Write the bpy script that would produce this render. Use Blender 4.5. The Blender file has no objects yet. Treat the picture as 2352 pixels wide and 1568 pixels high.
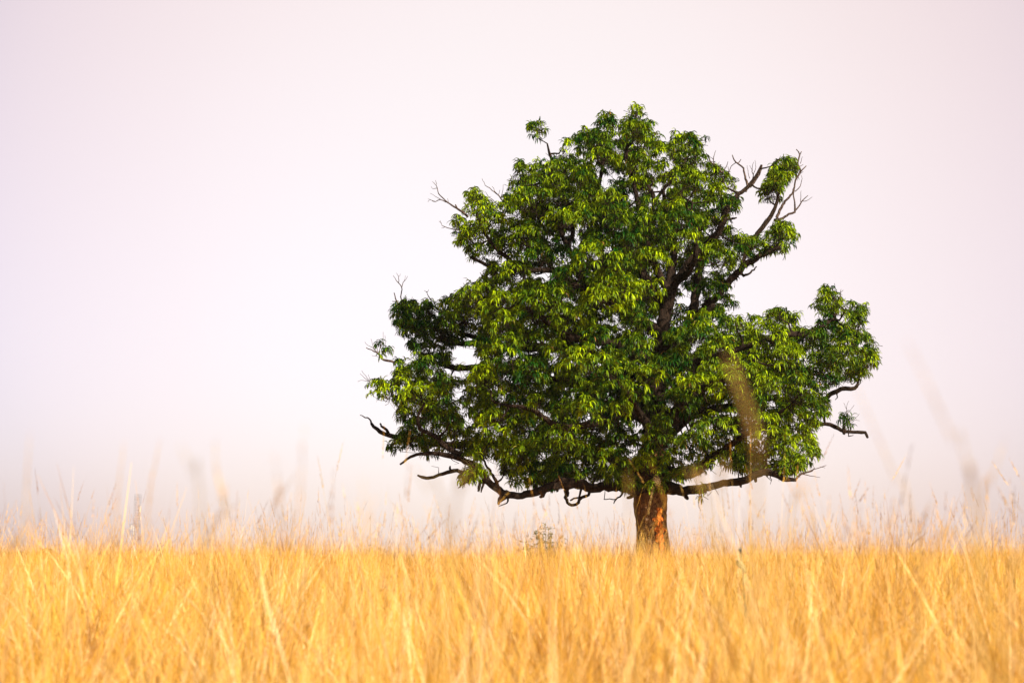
import bpy, math, random
import numpy as np
from mathutils import Vector
C = bpy.context.scene.collection
sc = bpy.context.scene
PI = math.pi
rnd = random.Random(7)
R = np.random.default_rng(11)

# ------------------------------------------------------------------ camera, sky, sun, exposure
CAMH = 1.35
FPX = 3267.0                 # focal length in pixels of a 2352 px wide picture (50 mm on 36 mm)
PITCH = math.atan((1285 - 784) / FPX)
cam_d = bpy.data.cameras.new('camera')
cam = bpy.data.objects.new('camera', cam_d); C.objects.link(cam)
cam.location = (0, 0, CAMH); cam.rotation_euler = (PI / 2 + PITCH, 0, 0)
cam_d.sensor_width = 36; cam_d.lens = 50; cam_d.clip_start = 0.05; cam_d.clip_end = 20000
cam_d.dof.use_dof = True; cam_d.dof.focus_distance = 45.0; cam_d.dof.aperture_fstop = 2.3
sc.camera = cam

SUN_EL, SUN_AZ = math.radians(35), math.radians(42)   # azimuth: turned to the right of straight behind the camera
sun_dir = Vector((math.sin(SUN_AZ) * math.cos(SUN_EL), -math.cos(SUN_AZ) * math.cos(SUN_EL), math.sin(SUN_EL)))
w = bpy.data.worlds.new('World'); sc.world = w; w.use_nodes = True
nt = w.node_tree; nt.nodes.clear()
N = lambda t, **k: nt.nodes.new(t)
out = N('ShaderNodeOutputWorld'); bg = N('ShaderNodeBackground'); bg2 = N('ShaderNodeBackground'); add = N('ShaderNodeAddShader')
sky = N('ShaderNodeTexSky'); sky.sky_type = 'NISHITA'; sky.sun_disc = False
sky.sun_elevation = SUN_EL; sky.sun_rotation = PI - SUN_AZ
sky.air_density = 0.5; sky.dust_density = 3.6; sky.ozone_density = 0.2
bg.inputs['Strength'].default_value = 0.05
# thin bright haze layer of the overexposed sky: palest towards one side of the view, lavender away from it
tc = N('ShaderNodeTexCoord'); dot = N('ShaderNodeVectorMath'); dot.operation = 'DOT_PRODUCT'
gd = Vector((0.01, 1.0, 0.25)).normalized(); dot.inputs[1].default_value = gd
nrm = N('ShaderNodeVectorMath'); nrm.operation = 'NORMALIZE'
ramp = N('ShaderNodeValToRGB'); ramp.color_ramp.interpolation = 'B_SPLINE'
e = ramp.color_ramp.elements
SK_ = [(.30, (.01, .01, .01)), (.75, (.05, .045, .045)), (.88, (.28, .225, .22)), (.93, (.395, .305, .285)), (.95, (.435, .34, .305)), (.97, (.47, .38, .335)), (.985, (.49, .41, .365)), (1.0, (.50, .435, .385))]
e[0].position = SK_[0][0]; e[0].color = (*SK_[0][1], 1); e[1].position = 1; e[1].color = (*SK_[-1][1], 1)
for p_, c_ in SK_[1:-1]: e.new(p_).color = (*c_, 1)
nt.links.new(tc.outputs['Generated'], nrm.inputs[0]); nt.links.new(nrm.outputs[0], dot.inputs[0])
nt.links.new(dot.outputs['Value'], ramp.inputs[0]); nt.links.new(ramp.outputs[0], bg2.inputs['Color'])
bg2.inputs['Strength'].default_value = 0.9
nt.links.new(sky.outputs[0], bg.inputs['Color'])
nt.links.new(bg.outputs[0], add.inputs[0]); nt.links.new(bg2.outputs[0], add.inputs[1]); nt.links.new(add.outputs[0], out.inputs[0])
sd = bpy.data.lights.new('sun', 'SUN'); sd.energy = 5.0; sd.angle = math.radians(0.5); sd.color = (1.0, 0.84, 0.62)
so = bpy.data.objects.new('sun', sd); C.objects.link(so); so.rotation_euler = sun_dir.to_track_quat('Z', 'Y').to_euler()
so.location = sun_dir * 60
sc.view_settings.view_transform = 'Standard'; sc.view_settings.look = 'None'
sc.view_settings.exposure = 1.0; sc.view_settings.gamma = 1
sc.cycles.max_bounces = 8; sc.cycles.diffuse_bounces = 4; sc.cycles.transparent_max_bounces = 8
sc.cycles.use_denoising = True

# ------------------------------------------------------------------ helpers
CP, SP = math.cos(PITCH), math.sin(PITCH)
def P(x, y, Y):
    """point of the world at distance Y that the photo (2352 px wide) shows at x, y"""
    rx = (x - 1176) / FPX; ry = (784 - y) / FPX
    dy = CP - ry * SP; dz = SP + ry * CP
    return np.array([rx * Y / dy, Y, CAMH + dz * Y / dy])
def gz(y, x=0.0):
    """height of the field: a very gentle swell about 50 m out"""
    y = np.asarray(y, float); a = np.clip((y - 5) / 42, 0, 1); b = np.clip((y - 75) / 160, 0, 1)
    return .22 * a * a * (3 - 2 * a) * (1 - b * b * (3 - 2 * b))
def tag(o, label=None, cat=None, group=None, kind=None):
    if label: o['label'] = label
    if cat: o['category'] = cat
    if group: o['group'] = group
    if kind: o['kind'] = kind
    return o
def empty(name, loc, label, cat, group=None):
    o = bpy.data.objects.new(name, None); C.objects.link(o); o.location = loc; o.empty_display_size = .3
    return tag(o, label, cat, group)
def mesh_obj(name, V, F, mat, parent=None, smooth=True, cols=None, link=True):
    """V (n,3) world coordinates; F list of faces or (m,k) array"""
    me = bpy.data.meshes.new(name)
    V = np.asarray(V, dtype=np.float32)
    if isinstance(F, np.ndarray):
        k = F.shape[1]; nf = len(F)
        me.vertices.add(len(V)); me.loops.add(nf * k); me.polygons.add(nf)
        me.vertices.foreach_set('co', V.ravel())
        me.loops.foreach_set('vertex_index', F.astype(np.int32).ravel())
        me.polygons.foreach_set('loop_start', np.arange(0, nf * k, k, dtype=np.int32))
    else:
        me.from_pydata([tuple(v) for v in V], [], [tuple(f) for f in F])
    if smooth: me.polygons.foreach_set('use_smooth', np.ones(len(me.polygons), dtype=bool))
    me.update(calc_edges=True)
    if cols is not None:
        a = me.color_attributes.new('tint', 'FLOAT_COLOR', 'POINT')
        c = np.ones((len(V), 4), dtype=np.float32); c[:, :cols.shape[1]] = cols
        a.data.foreach_set('color', c.ravel())
    me.materials.append(mat)
    o = bpy.data.objects.new(name, me)
    if link: C.objects.link(o)
    if parent is not None:
        o.parent = parent
        o.matrix_parent_inverse.identity(); o.location = -parent.location
    return o

class Tubes:
    """collects tapered tubes into one mesh"""
    def __init__(s): s.V = []; s.F = []; s.n = 0
    def add(s, pts, rad, sides=8, knob=0.0, cap=True):
        pts = np.asarray(pts, float); rad = np.asarray(rad, float)
        n = len(pts)
        t = np.gradient(pts, axis=0); t /= (np.linalg.norm(t, axis=1, keepdims=True) + 1e-9)
        ref = np.array([0.31, 0.9, 0.29]) if abs(t[0][1]) < .8 else np.array([1.0, 0.1, 0.2])
        u = np.cross(t, ref); u /= np.linalg.norm(u, axis=1, keepdims=True) + 1e-9
        v = np.cross(t, u)
        a = np.arange(sides) * 2 * PI / sides
        ph = R.uniform(0, 6.28, 3)
        rr = rad[:, None] * np.ones((1, sides))
        if knob > 0:
            s_ = np.cumsum(np.r_[0, np.linalg.norm(np.diff(pts, axis=0), axis=1)])[:, None]
            rr = rr * (1 + knob * (0.5 * np.sin(2 * a[None] + ph[0] + s_ * 1.7) + 0.35 * np.sin(3 * a[None] + ph[1] - s_ * 2.9) + 0.3 * np.sin(s_ * 5.3 + ph[2])) + R.normal(0, knob * .28, rr.shape))
        ring = pts[:, None, :] + rr[:, :, None] * (np.cos(a)[None, :, None] * u[:, None, :] + np.sin(a)[None, :, None] * v[:, None, :])
        s.V.append(ring.reshape(-1, 3)); b = s.n
        i = np.arange(n - 1)[:, None] * sides; j = np.arange(sides)[None]; k = (j + 1) % sides
        s.F.append(np.stack([b + i + j, b + i + k, b + i + sides + k, b + i + sides + j], -1).reshape(-1, 4))
        s.n += n * sides
        if cap and sides > 3:
            for q, end in ((0, pts[0] - t[0] * rad[0] * .4), (n - 1, pts[-1] + t[-1] * rad[-1] * .6)):
                s.V.append(end[None]); c = s.n; s.n += 1
                jj = np.arange(sides); kk = (jj + 1) % sides
                s.F.append(np.stack([np.full(sides, c), b + q * sides + jj, b + q * sides + kk, b + q * sides + kk], -1))
    def build(s, name, mat, parent=None):
        V = np.concatenate(s.V); F = np.concatenate(s.F)
        tri = F[:, 2] == F[:, 3]
        faces = [tuple(f) for f in F[~tri]] + [tuple(f[:3]) for f in F[tri]]
        return mesh_obj(name, V, faces, mat, parent)
def spline(P_, step=0.15):
    P_ = np.asarray(P_, float); o = []
    Q = np.vstack([2 * P_[0] - P_[1], P_, 2 * P_[-1] - P_[-2]])
    for i in range(1, len(Q) - 2):
        n = max(2, int(np.linalg.norm(Q[i + 1][:3] - Q[i][:3]) / step))
        for k in range(n):
            t = k / n
            o.append(0.5 * ((2 * Q[i]) + (-Q[i - 1] + Q[i + 1]) * t + (2 * Q[i - 1] - 5 * Q[i] + 4 * Q[i + 1] - Q[i + 2]) * t * t + (-Q[i - 1] + 3 * Q[i] - 3 * Q[i + 1] + Q[i + 2]) * t ** 3))
    o.append(P_[-1]); return np.array(o)
def mat(name):
    m = bpy.data.materials.new(name); m.use_nodes = True; t = m.node_tree; t.nodes.clear()
    return m, t, (lambda k: t.nodes.new(k)), t.links.new
def rampn(t, stops):
    r = t.nodes.new('ShaderNodeValToRGB'); e = r.color_ramp.elements
    e[0].position, e[0].color = stops[0][0], (*stops[0][1], 1); e[1].position, e[1].color = stops[-1][0], (*stops[-1][1], 1)
    for p, c in stops[1:-1]: q = e.new(p); q.color = (*c, 1)
    return r

# ------------------------------------------------------------------ materials
def leaf_mat(name, dark, light, trans):
    m, t, n, L = mat(name)
    at = n('ShaderNodeAttribute'); at.attribute_name = 'tint'
    sep = n('ShaderNodeSeparateColor'); L(at.outputs['Color'], sep.inputs[0])
    mx = n('ShaderNodeMix'); mx.data_type = 'RGBA'; mx.inputs['A'].default_value = (*dark, 1); mx.inputs['B'].default_value = (*light, 1)
    L(sep.outputs[0], mx.inputs['Factor'])
    mb = n('ShaderNodeMix'); mb.data_type = 'RGBA'; mb.inputs['B'].default_value = (0.20, 0.10, 0.03, 1)   # a few dry leaves
    L(sep.outputs[1], mb.inputs['Factor']); L(mx.outputs['Result'], mb.inputs['A'])
    p = n('ShaderNodeBsdfPrincipled'); p.inputs['Roughness'].default_value = 0.4; p.inputs['Specular IOR Level'].default_value = 0.10
    L(mb.outputs['Result'], p.inputs['Base Color'])
    tr = n('ShaderNodeBsdfTranslucent')
    mt = n('ShaderNodeMix'); mt.data_type = 'RGBA'; mt.blend_type = 'MULTIPLY'; mt.inputs['Factor'].default_value = 1; mt.inputs['B'].default_value = (*trans, 1)
    L(mb.outputs['Result'], mt.inputs['A']); L(mt.outputs['Result'], tr.inputs['Color'])
    ms = n('ShaderNodeMixShader'); ms.inputs[0].default_value = 0.15
    L(p.outputs[0], ms.inputs[1]); L(tr.outputs[0], ms.inputs[2])
    o = n('ShaderNodeOutputMaterial'); L(ms.outputs[0], o.inputs[0]); return m
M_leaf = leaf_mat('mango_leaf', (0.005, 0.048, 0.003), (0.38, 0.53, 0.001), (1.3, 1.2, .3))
M_shrub = leaf_mat('shrub_leaf', (0.03, 0.055, 0.018), (0.13, 0.16, 0.05), (1.4, 1.4, .8))
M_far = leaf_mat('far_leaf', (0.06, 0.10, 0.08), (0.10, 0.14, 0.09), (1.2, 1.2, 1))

def bark_mat(name, c0, c1, c2, wound=False):
    m, t, n, L = mat(name)
    tc = n('ShaderNodeTexCoord'); mp = n('ShaderNodeMapping'); mp.inputs['Scale'].default_value = (7, 7, 1.8)
    L(tc.outputs['Object'], mp.inputs[0])
    vo = n('ShaderNodeTexVoronoi'); vo.feature = 'DISTANCE_TO_EDGE'; vo.inputs['Scale'].default_value = 3.0
    no = n('ShaderNodeTexNoise'); no.inputs['Scale'].default_value = 2.2; no.inputs['Detail'].default_value = 9; no.inputs['Roughness'].default_value = .7
    nd = n('ShaderNodeVectorMath'); nd.operation = 'MULTIPLY_ADD'; nd.inputs[1].default_value = (.5, .5, .5)
    no2 = n('ShaderNodeTexNoise'); no2.inputs['Scale'].default_value = 3.0; no2.inputs['Detail'].default_value = 5
    L(mp.outputs[0], no2.inputs['Vector']); L(no2.outputs['Color'], nd.inputs[0]); L(mp.outputs[0], nd.inputs[2])
    L(nd.outputs[0], vo.inputs['Vector']); L(mp.outputs[0], no.inputs['Vector'])
    r = rampn(t, [(0.3, c0), (0.5, c1), (0.72, c2)]); L(no.outputs[0], r.inputs[0])
    cr = rampn(t, [(0.0, (0.25, 0.22, 0.2)), (0.14, (1, 1, 1))]); L(vo.outputs['Distance'], cr.inputs[0])
    mu = n('ShaderNodeMix'); mu.data_type = 'RGBA'; mu.blend_type = 'MULTIPLY'; mu.inputs['Factor'].default_value = .85
    L(r.outputs[0], mu.inputs['A']); L(cr.outputs[0], mu.inputs['B'])
    p = n('ShaderNodeBsdfPrincipled'); p.inputs['Roughness'].default_value = .9; p.inputs['Specular IOR Level'].default_value = .15
    L(mu.outputs['Result'], p.inputs['Base Color'])
    bm = n('ShaderNodeMath'); bm.operation = 'MULTIPLY_ADD'; bm.inputs[1].default_value = 1.2
    L(cr.outputs[0], bm.inputs[0]); L(no.outputs[0], bm.inputs[2])
    b = n('ShaderNodeBump'); b.inputs['Strength'].default_value = .9; b.inputs['Distance'].default_value = .035
    L(bm.outputs[0], b.inputs['Height']); L(b.outputs[0], p.inputs['Normal'])
    o = n('ShaderNodeOutputMaterial'); L(p.outputs[0], o.inputs[0]); return m
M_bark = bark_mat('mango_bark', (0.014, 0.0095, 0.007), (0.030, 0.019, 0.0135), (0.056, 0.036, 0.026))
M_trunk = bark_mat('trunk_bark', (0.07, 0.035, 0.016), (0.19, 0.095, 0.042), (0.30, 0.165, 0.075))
M_wound = bark_mat('bared_wood', (0.42, 0.11, 0.02), (0.74, 0.20, 0.03), (0.85, 0.32, 0.07))
M_dead = bark_mat('dead_wood', (0.06, 0.04, 0.035), (0.10, 0.07, 0.06), (0.17, 0.13, 0.11))

def grass_mat(name, stops, patch):
    m, t, n, L = mat(name)
    at = n('ShaderNodeAttribute'); at.attribute_name = 'tint'
    sep = n('ShaderNodeSeparateColor'); L(at.outputs['Color'], sep.inputs[0])
    oi = n('ShaderNodeObjectInfo')
    geo = n('ShaderNodeNewGeometry'); mp = n('ShaderNodeMapping'); mp.inputs['Scale'].default_value = (0.9, 0.35, 0.2)
    L(geo.outputs['Position'], mp.inputs[0])
    no = n('ShaderNodeTexNoise'); no.inputs['Scale'].default_value = 1.0; no.inputs['Detail'].default_value = 3; L(mp.outputs[0], no.inputs['Vector'])
    a1 = n('ShaderNodeMath'); a1.operation = 'MULTIPLY_ADD'; a1.inputs[1].default_value = .5      # blade tint
    a2 = n('ShaderNodeMath'); a2.operation = 'MULTIPLY_ADD'; a2.inputs[1].default_value = .34      # tuft
    a3 = n('ShaderNodeMath'); a3.operation = 'MULTIPLY'; a3.inputs[1].default_value = patch
    L(no.outputs[0], a3.inputs[0]); L(oi.outputs['Random'], a2.inputs[0]); L(a3.outputs[0], a2.inputs[2])
    L(sep.outputs[0], a1.inputs[0]); L(a2.outputs[0], a1.inputs[2])
    r = rampn(t, stops); L(a1.outputs[0], r.inputs[0])
    mg = n('ShaderNodeMix'); mg.data_type = 'RGBA'; mg.inputs['B'].default_value = (0.30, 0.25, 0.035, 1)
    ng = n('ShaderNodeTexNoise'); ng.inputs['Scale'].default_value = .9; ng.inputs['Detail'].default_value = 4; L(geo.outputs['Position'], ng.inputs['Vector'])
    gr = rampn(t, [(.57, (0, 0, 0)), (.70, (.6, .6, .6))]); L(ng.outputs[0], gr.inputs[0])
    nb = n('ShaderNodeTexNoise'); nb.inputs['Scale'].default_value = 1.5; nb.inputs['Detail'].default_value = 5; mpb = n('ShaderNodeMapping'); mpb.inputs['Location'].default_value = (13, 5, 2); L(geo.outputs['Position'], mpb.inputs[0]); L(mpb.outputs[0], nb.inputs['Vector'])
    br = rampn(t, [(.52, (1, 1, 1)), (.65, (.52, .36, .28))]); L(nb.outputs[0], br.inputs[0])
    bx = n('ShaderNodeMix'); bx.data_type = 'RGBA'; bx.blend_type = 'MULTIPLY'; bx.inputs['Factor'].default_value = 1; L(r.outputs[0], bx.inputs['A']); L(br.outputs[0], bx.inputs['B']); r_out = bx.outputs['Result']
    gm = n('ShaderNodeMath'); gm.operation = 'MAXIMUM'; L(sep.outputs[1], gm.inputs[0]); L(gr.outputs[0], gm.inputs[1])
    L(gm.outputs[0], mg.inputs['Factor']); L(r_out, mg.inputs['A'])
    d = n('ShaderNodeBsdfDiffuse'); tr = n('ShaderNodeBsdfTranslucent'); L(mg.outputs['Result'], d.inputs[0]); L(mg.outputs['Result'], tr.inputs[0])
    ms = n('ShaderNodeMixShader'); ms.inputs[0].default_value = .42; L(d.outputs[0], ms.inputs[1]); L(tr.outputs[0], ms.inputs[2])
    gl = n('ShaderNodeBsdfGlossy'); gl.inputs['Roughness'].default_value = .45; gl.inputs['Color'].default_value = (1, .9, .75, 1)
    m2 = n('ShaderNodeMixShader'); m2.inputs[0].default_value = .05; L(ms.outputs[0], m2.inputs[1]); L(gl.outputs[0], m2.inputs[2])
    o = n('ShaderNodeOutputMaterial'); L(m2.outputs[0], o.inputs[0]); return m
GST = [(0.22, (0.15, 0.06, 0.02)), (0.38, (0.46, 0.22, 0.035)), (0.52, (0.78, 0.445, 0.055)), (0.68, (0.86, 0.57, 0.105)), (0.90, (0.90, 0.74, 0.46))]
M_grass = grass_mat('dry_grass', GST, .40)
M_seed = grass_mat('grass_seed_head', [(0.0, (0.34, 0.19, 0.10)), (0.5, (0.56, 0.36, 0.19)), (1, (0.74, 0.52, 0.30))], .2)
M_stalk = grass_mat('near_stalk', [(0.0, (0.48, 0.33, 0.09)), (0.5, (0.68, 0.50, 0.17)), (1, (0.80, 0.62, 0.28))], .3)

def simple_mat(name, col, rough=.6, metal=0.0, var=.25, scale=3.0):
    m, t, n, L = mat(name)
    tc = n('ShaderNodeTexCoord'); no = n('ShaderNodeTexNoise'); no.inputs['Scale'].default_value = scale; no.inputs['Detail'].default_value = 5
    L(tc.outputs['Object'], no.inputs['Vector'])
    r = rampn(t, [(0.3, tuple(c * (1 - var) for c in col)), (0.7, tuple(min(1, c * (1 + var)) for c in col))]); L(no.outputs[0], r.inputs[0])
    p = n('ShaderNodeBsdfPrincipled'); p.inputs['Roughness'].default_value = rough; p.inputs['Metallic'].default_value = metal
    L(r.outputs[0], p.inputs['Base Color'])
    b = n('ShaderNodeBump'); b.inputs['Strength'].default_value = .2; b.inputs['Distance'].default_value = .02
    L(no.outputs[0], b.inputs['Height']); L(b.outputs[0], p.inputs['Normal'])
    o = n('ShaderNodeOutputMaterial'); L(p.outputs[0], o.inputs[0]); return m
M_steel = simple_mat('galvanised_steel', (0.13, 0.14, 0.17), .6, .1)
M_red = simple_mat('faded_red_paint', (0.30, 0.13, 0.11), .6)
M_panel = simple_mat('white_panel', (0.50, 0.47, 0.43), .5)
M_white = simple_mat('whitewashed_wall', (0.80, 0.76, 0.68), .8)
M_roof = simple_mat('grey_roof', (0.30, 0.27, 0.26), .8)
M_dark = simple_mat('dark_opening', (0.04, 0.04, 0.045), .5)
M_pod = simple_mat('dark_seed_pod', (0.035, 0.05, 0.035), .6)
M_olive = simple_mat('limp_olive_leaf', (0.22, 0.17, 0.04), .7)
M_green = simple_mat('olive_stem', (0.19, 0.17, 0.05), .6)

# ------------------------------------------------------------------ ground
def ground():
    xs = np.r_[-4000, -1500, -600, -250, np.arange(-100, 101, 4.0), 250, 600, 1500, 4000]
    ys = np.r_[-600, -100, np.arange(-20, 141, 4.0), 200, 350, 700, 1500, 3500, 8000]
    X, Y = np.meshgrid(xs, ys)
    near = (np.abs(X) < 101) & (Y < 141) & (Y > -21)
    Z = np.where(near, 0.03 * np.sin(X * .31 + 1) * np.cos(Y * .23) - .03, -.03) + gz(Y)
    V = np.stack([X, Y, Z], -1).reshape(-1, 3); nx = len(xs)
    i = np.arange(len(ys) - 1)[:, None] * nx; j = np.arange(nx - 1)[None]
    F = np.stack([i + j, i + j + 1, i + nx + j + 1, i + nx + j], -1).reshape(-1, 4)
    m, t, n, L = mat('straw_covered_soil')
    tc = n('ShaderNodeTexCoord')
    n1 = n('ShaderNodeTexNoise'); n1.inputs['Scale'].default_value = 14; n1.inputs['Detail'].default_value = 8; n1.inputs['Roughness'].default_value = .7
    n2 = n('ShaderNodeTexNoise'); n2.inputs['Scale'].default_value = .15; n2.inputs['Detail'].default_value = 4
    L(tc.outputs['Object'], n1.inputs['Vector']); L(tc.outputs['Object'], n2.inputs['Vector'])
    ma = n('ShaderNodeMath'); ma.operation = 'MULTIPLY_ADD'; ma.inputs[1].default_value = .6; L(n1.outputs[0], ma.inputs[0])
    mb = n('ShaderNodeMath'); mb.operation = 'MULTIPLY'; mb.inputs[1].default_value = .4; L(n2.outputs[0], mb.inputs[0]); L(mb.outputs[0], ma.inputs[2])
    r = rampn(t, [(0.3, (0.20, 0.11, 0.05)), (0.5, (0.42, 0.25, 0.09)), (0.7, (0.6, 0.38, 0.14))]); L(ma.outputs[0], r.inputs[0])
    p = n('ShaderNodeBsdfPrincipled'); p.inputs['Roughness'].default_value = 1; L(r.outputs[0], p.inputs['Base Color'])
    b = n('ShaderNodeBump'); b.inputs['Distance'].default_value = .05; L(n1.outputs[0], b.inputs['Height']); L(b.outputs[0], p.inputs['Normal'])
    o = n('ShaderNodeOutputMaterial'); L(p.outputs[0], o.inputs[0])
    tag(mesh_obj('ground', V, F, m), 'flat field of dry straw coloured soil reaching the horizon', None, None, 'structure')
ground()

# ------------------------------------------------------------------ mango tree: outline and gaps read from the photograph (2352 px wide)
OUT = [[(1455,236),(1472,240),(1476,258),(1500,268),(1505,285),(1518,292),(1524,322),(1533,330),(1534,305),(1555,298),(1590,300),(1628,303),(1635,318),(1618,338),(1618,352),(1640,372),(1665,388),(1690,400),(1708,420),(1712,440),(1700,465),(1702,480),(1722,486),(1712,495),(1692,493),(1682,512),(1690,530),(1720,530),(1742,540),(1762,530),(1765,505),(1790,500),(1815,505),(1825,522),(1840,537),(1833,552),(1818,570),(1808,600),(1790,592),(1775,588),(1745,600),(1712,622),(1690,640),(1680,655),(1690,690),(1690,722),(1715,722),(1730,710),(1750,722),(1762,703),(1795,702),(1812,716),(1842,712),(1843,728),(1838,742),(1862,752),(1875,735),(1858,700),(1875,668),(1895,650),(1912,652),(1925,672),(1950,690),(1972,690),(1997,690),(1998,715),(1985,728),(2005,755),(2010,780),(2020,800),(2020,840),(2005,858),(1985,872),(1960,885),(1935,880),(1905,895),(1902,912),(1912,928),(1913,945),(1900,965),(1880,978),(1868,992),(1880,1010),(1888,1042),(1880,1055),(1865,1065),(1850,1082),(1830,1097),(1800,1095),(1760,1080),(1735,1088),(1700,1096),(1670,1092),(1640,1088),(1600,1098),(1570,1105),(1540,1110),(1530,1128),(1500,1130),(1460,1128),(1435,1135),(1415,1125),(1400,1116),(1370,1110),(1330,1114),(1290,1122),(1250,1124),(1210,1118),(1180,1124),(1160,1100),(1150,1085),(1145,1065),(1115,1062),(1080,1055),(1050,1035),(1025,1040),(1010,1062),(985,1055),(950,1040),(930,1033),(905,1042),(885,1030),(888,1005),(908,995),(925,975),(905,955),(908,930),(880,920),(850,915),(838,880),(850,865),(875,865),(895,875),(905,850),(895,820),(925,812),(935,828),(955,825),(940,800),(915,772),(900,755),(898,700),(915,685),(940,680),(965,692),(985,678),(1005,690),(1030,670),(1060,655),(1080,640),(1110,625),(1120,610),(1090,615),(1070,600),(1075,590),(1060,570),(1040,560),(1028,535),(1035,510),(1050,485),(1062,470),(1065,445),(1080,425),(1095,425),(1110,440),(1130,465),(1150,458),(1160,430),(1165,410),(1190,405),(1178,385),(1180,365),(1195,360),(1205,375),(1225,365),(1250,360),(1262,352),(1285,340),(1290,310),(1305,305),(1320,310),(1325,292),(1350,285),(1365,270),(1375,255),(1400,250),(1415,262),(1425,275),(1435,268),(1440,250)],
       [(1736,455),(1742,432),(1752,412),(1765,392),(1778,360),(1800,355),(1822,358),(1836,385),(1832,405),(1812,420),(1802,448),(1795,462),(1775,478),(1750,470)],
       [(1220,290),(1232,283),(1250,295),(1258,310),(1240,326),(1222,322)],
       [(866,800),(872,788),(886,790),(892,806),(880,818),(870,812)],
       [(1062,1078),(1080,1066),(1100,1072),(1118,1085),(1105,1106),(1085,1112),(1064,1104)],
       [(1932,958),(1948,950),(1960,960),(1950,975),(1935,972)], [(1595,1122),(1615,1120),(1618,1138),(1600,1140)]]
HOLES = [[(1366,390),(1377,388),(1400,412),(1415,430),(1385,436),(1372,420)], [(1490,442),(1503,446),(1504,480),(1493,478)], [(1512,436),(1536,430),(1532,458),(1514,468)],
         [(1448,440),(1463,438),(1464,470),(1452,478)], [(1318,546),(1337,550),(1335,570),(1322,568)], [(1295,592),(1308,594),(1307,612),(1297,610)],
         [(1032,798),(1060,792),(1088,794),(1096,815),(1118,824),(1100,836),(1080,836),(1047,836),(1030,818)], [(1014,846),(1082,846),(1076,864),(1050,864),(1024,862)],
         [(1084,756),(1097,758),(1096,778),(1086,776)], [(1034,893),(1056,895),(1052,915),(1038,912)], [(1612,606),(1636,608),(1634,634),(1616,632)], [(1555,678),(1568,680),(1566,698),(1556,696)],
         [(1580,787),(1600,788),(1599,813),(1583,811)], [(1486,815),(1497,817),(1495,834),(1487,832)], [(1046,930),(1070,934),(1070,957),(1050,956)], [(1344,950),(1360,952),(1358,966),(1346,964)],
         [(1540,962),(1560,950),(1592,955),(1590,980),(1560,1000),(1542,1004)], [(1767,898),(1788,902),(1784,915),(1768,912)], [(1762,918),(1780,922),(1778,934),(1763,930)], [(1739,1013),(1757,1017),(1756,1040),(1741,1036)],
         [(1664,944),(1691,946),(1688,956),(1665,954)], [(1600,1092),(1645,1062),(1660,1078),(1620,1100)], [(1662,1070),(1690,1076),(1670,1090),(1640,1095)], [(1395,560),(1412,565),(1405,585),(1392,580)],
         [(1268,812),(1285,816),(1280,835),(1266,830)], [(1160,852),(1176,856),(1170,872),(1158,868)], [(1420,745),(1432,748),(1430,770),(1420,766)]]
def inpoly(pts, poly):
    x, y = pts[:, 0], pts[:, 1]; r = np.zeros(len(pts), bool); q = np.array(poly, float)
    for a, b in zip(q, np.roll(q, -1, 0)):
        c = (a[1] > y) != (b[1] > y)
        with np.errstate(divide='ignore', invalid='ignore'):
            r ^= c & (x < (b[0] - a[0]) * (y - a[1]) / (b[1] - a[1]) + a[0])
    return r
def edged(pts, poly):
    q = np.array(poly, float); d = np.full(len(pts), 1e9)
    for a, b in zip(q, np.roll(q, -1, 0)):
        ab = b - a; t = np.clip(((pts - a) @ ab) / (ab @ ab), 0, 1)
        d = np.minimum(d, np.linalg.norm(pts - a - t[:, None] * ab, axis=1))
    return d
def sdf(pts):
    s = np.full(len(pts), -1e9)
    for p in OUT:
        d = edged(pts, p); s = np.maximum(s, np.where(inpoly(pts, p), d, -d))
    return s
def hole(pts, grow=2.0):
    r = np.zeros(len(pts), bool)
    for p in HOLES: r |= inpoly(pts, p) | (edged(pts, p) < grow)
    return r
def Pn(xy, Y):
    rx = (xy[:, 0] - 1176) / FPX; ry = (784 - xy[:, 1]) / FPX
    dy = CP - ry * SP; dz = SP + ry * CP
    return np.stack([rx * Y / dy, Y, CAMH + dz * Y / dy], -1)
def px_of(V):
    d = V - np.array([0, 0, CAMH]); zc = d[:, 1] * CP + d[:, 2] * SP; yc = -d[:, 1] * SP + d[:, 2] * CP
    return np.stack([1176 + FPX * d[:, 0] / zc, 784 - FPX * yc / zc], -1)
TY = 48.0
tbase = P(1500, 1285, TY); tbase[2] = float(gz(TY))
tree = empty('mango_tree', tuple(tbase), 'big lone mango tree with a broad dark green crown rising out of the golden grass', 'tree')

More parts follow.
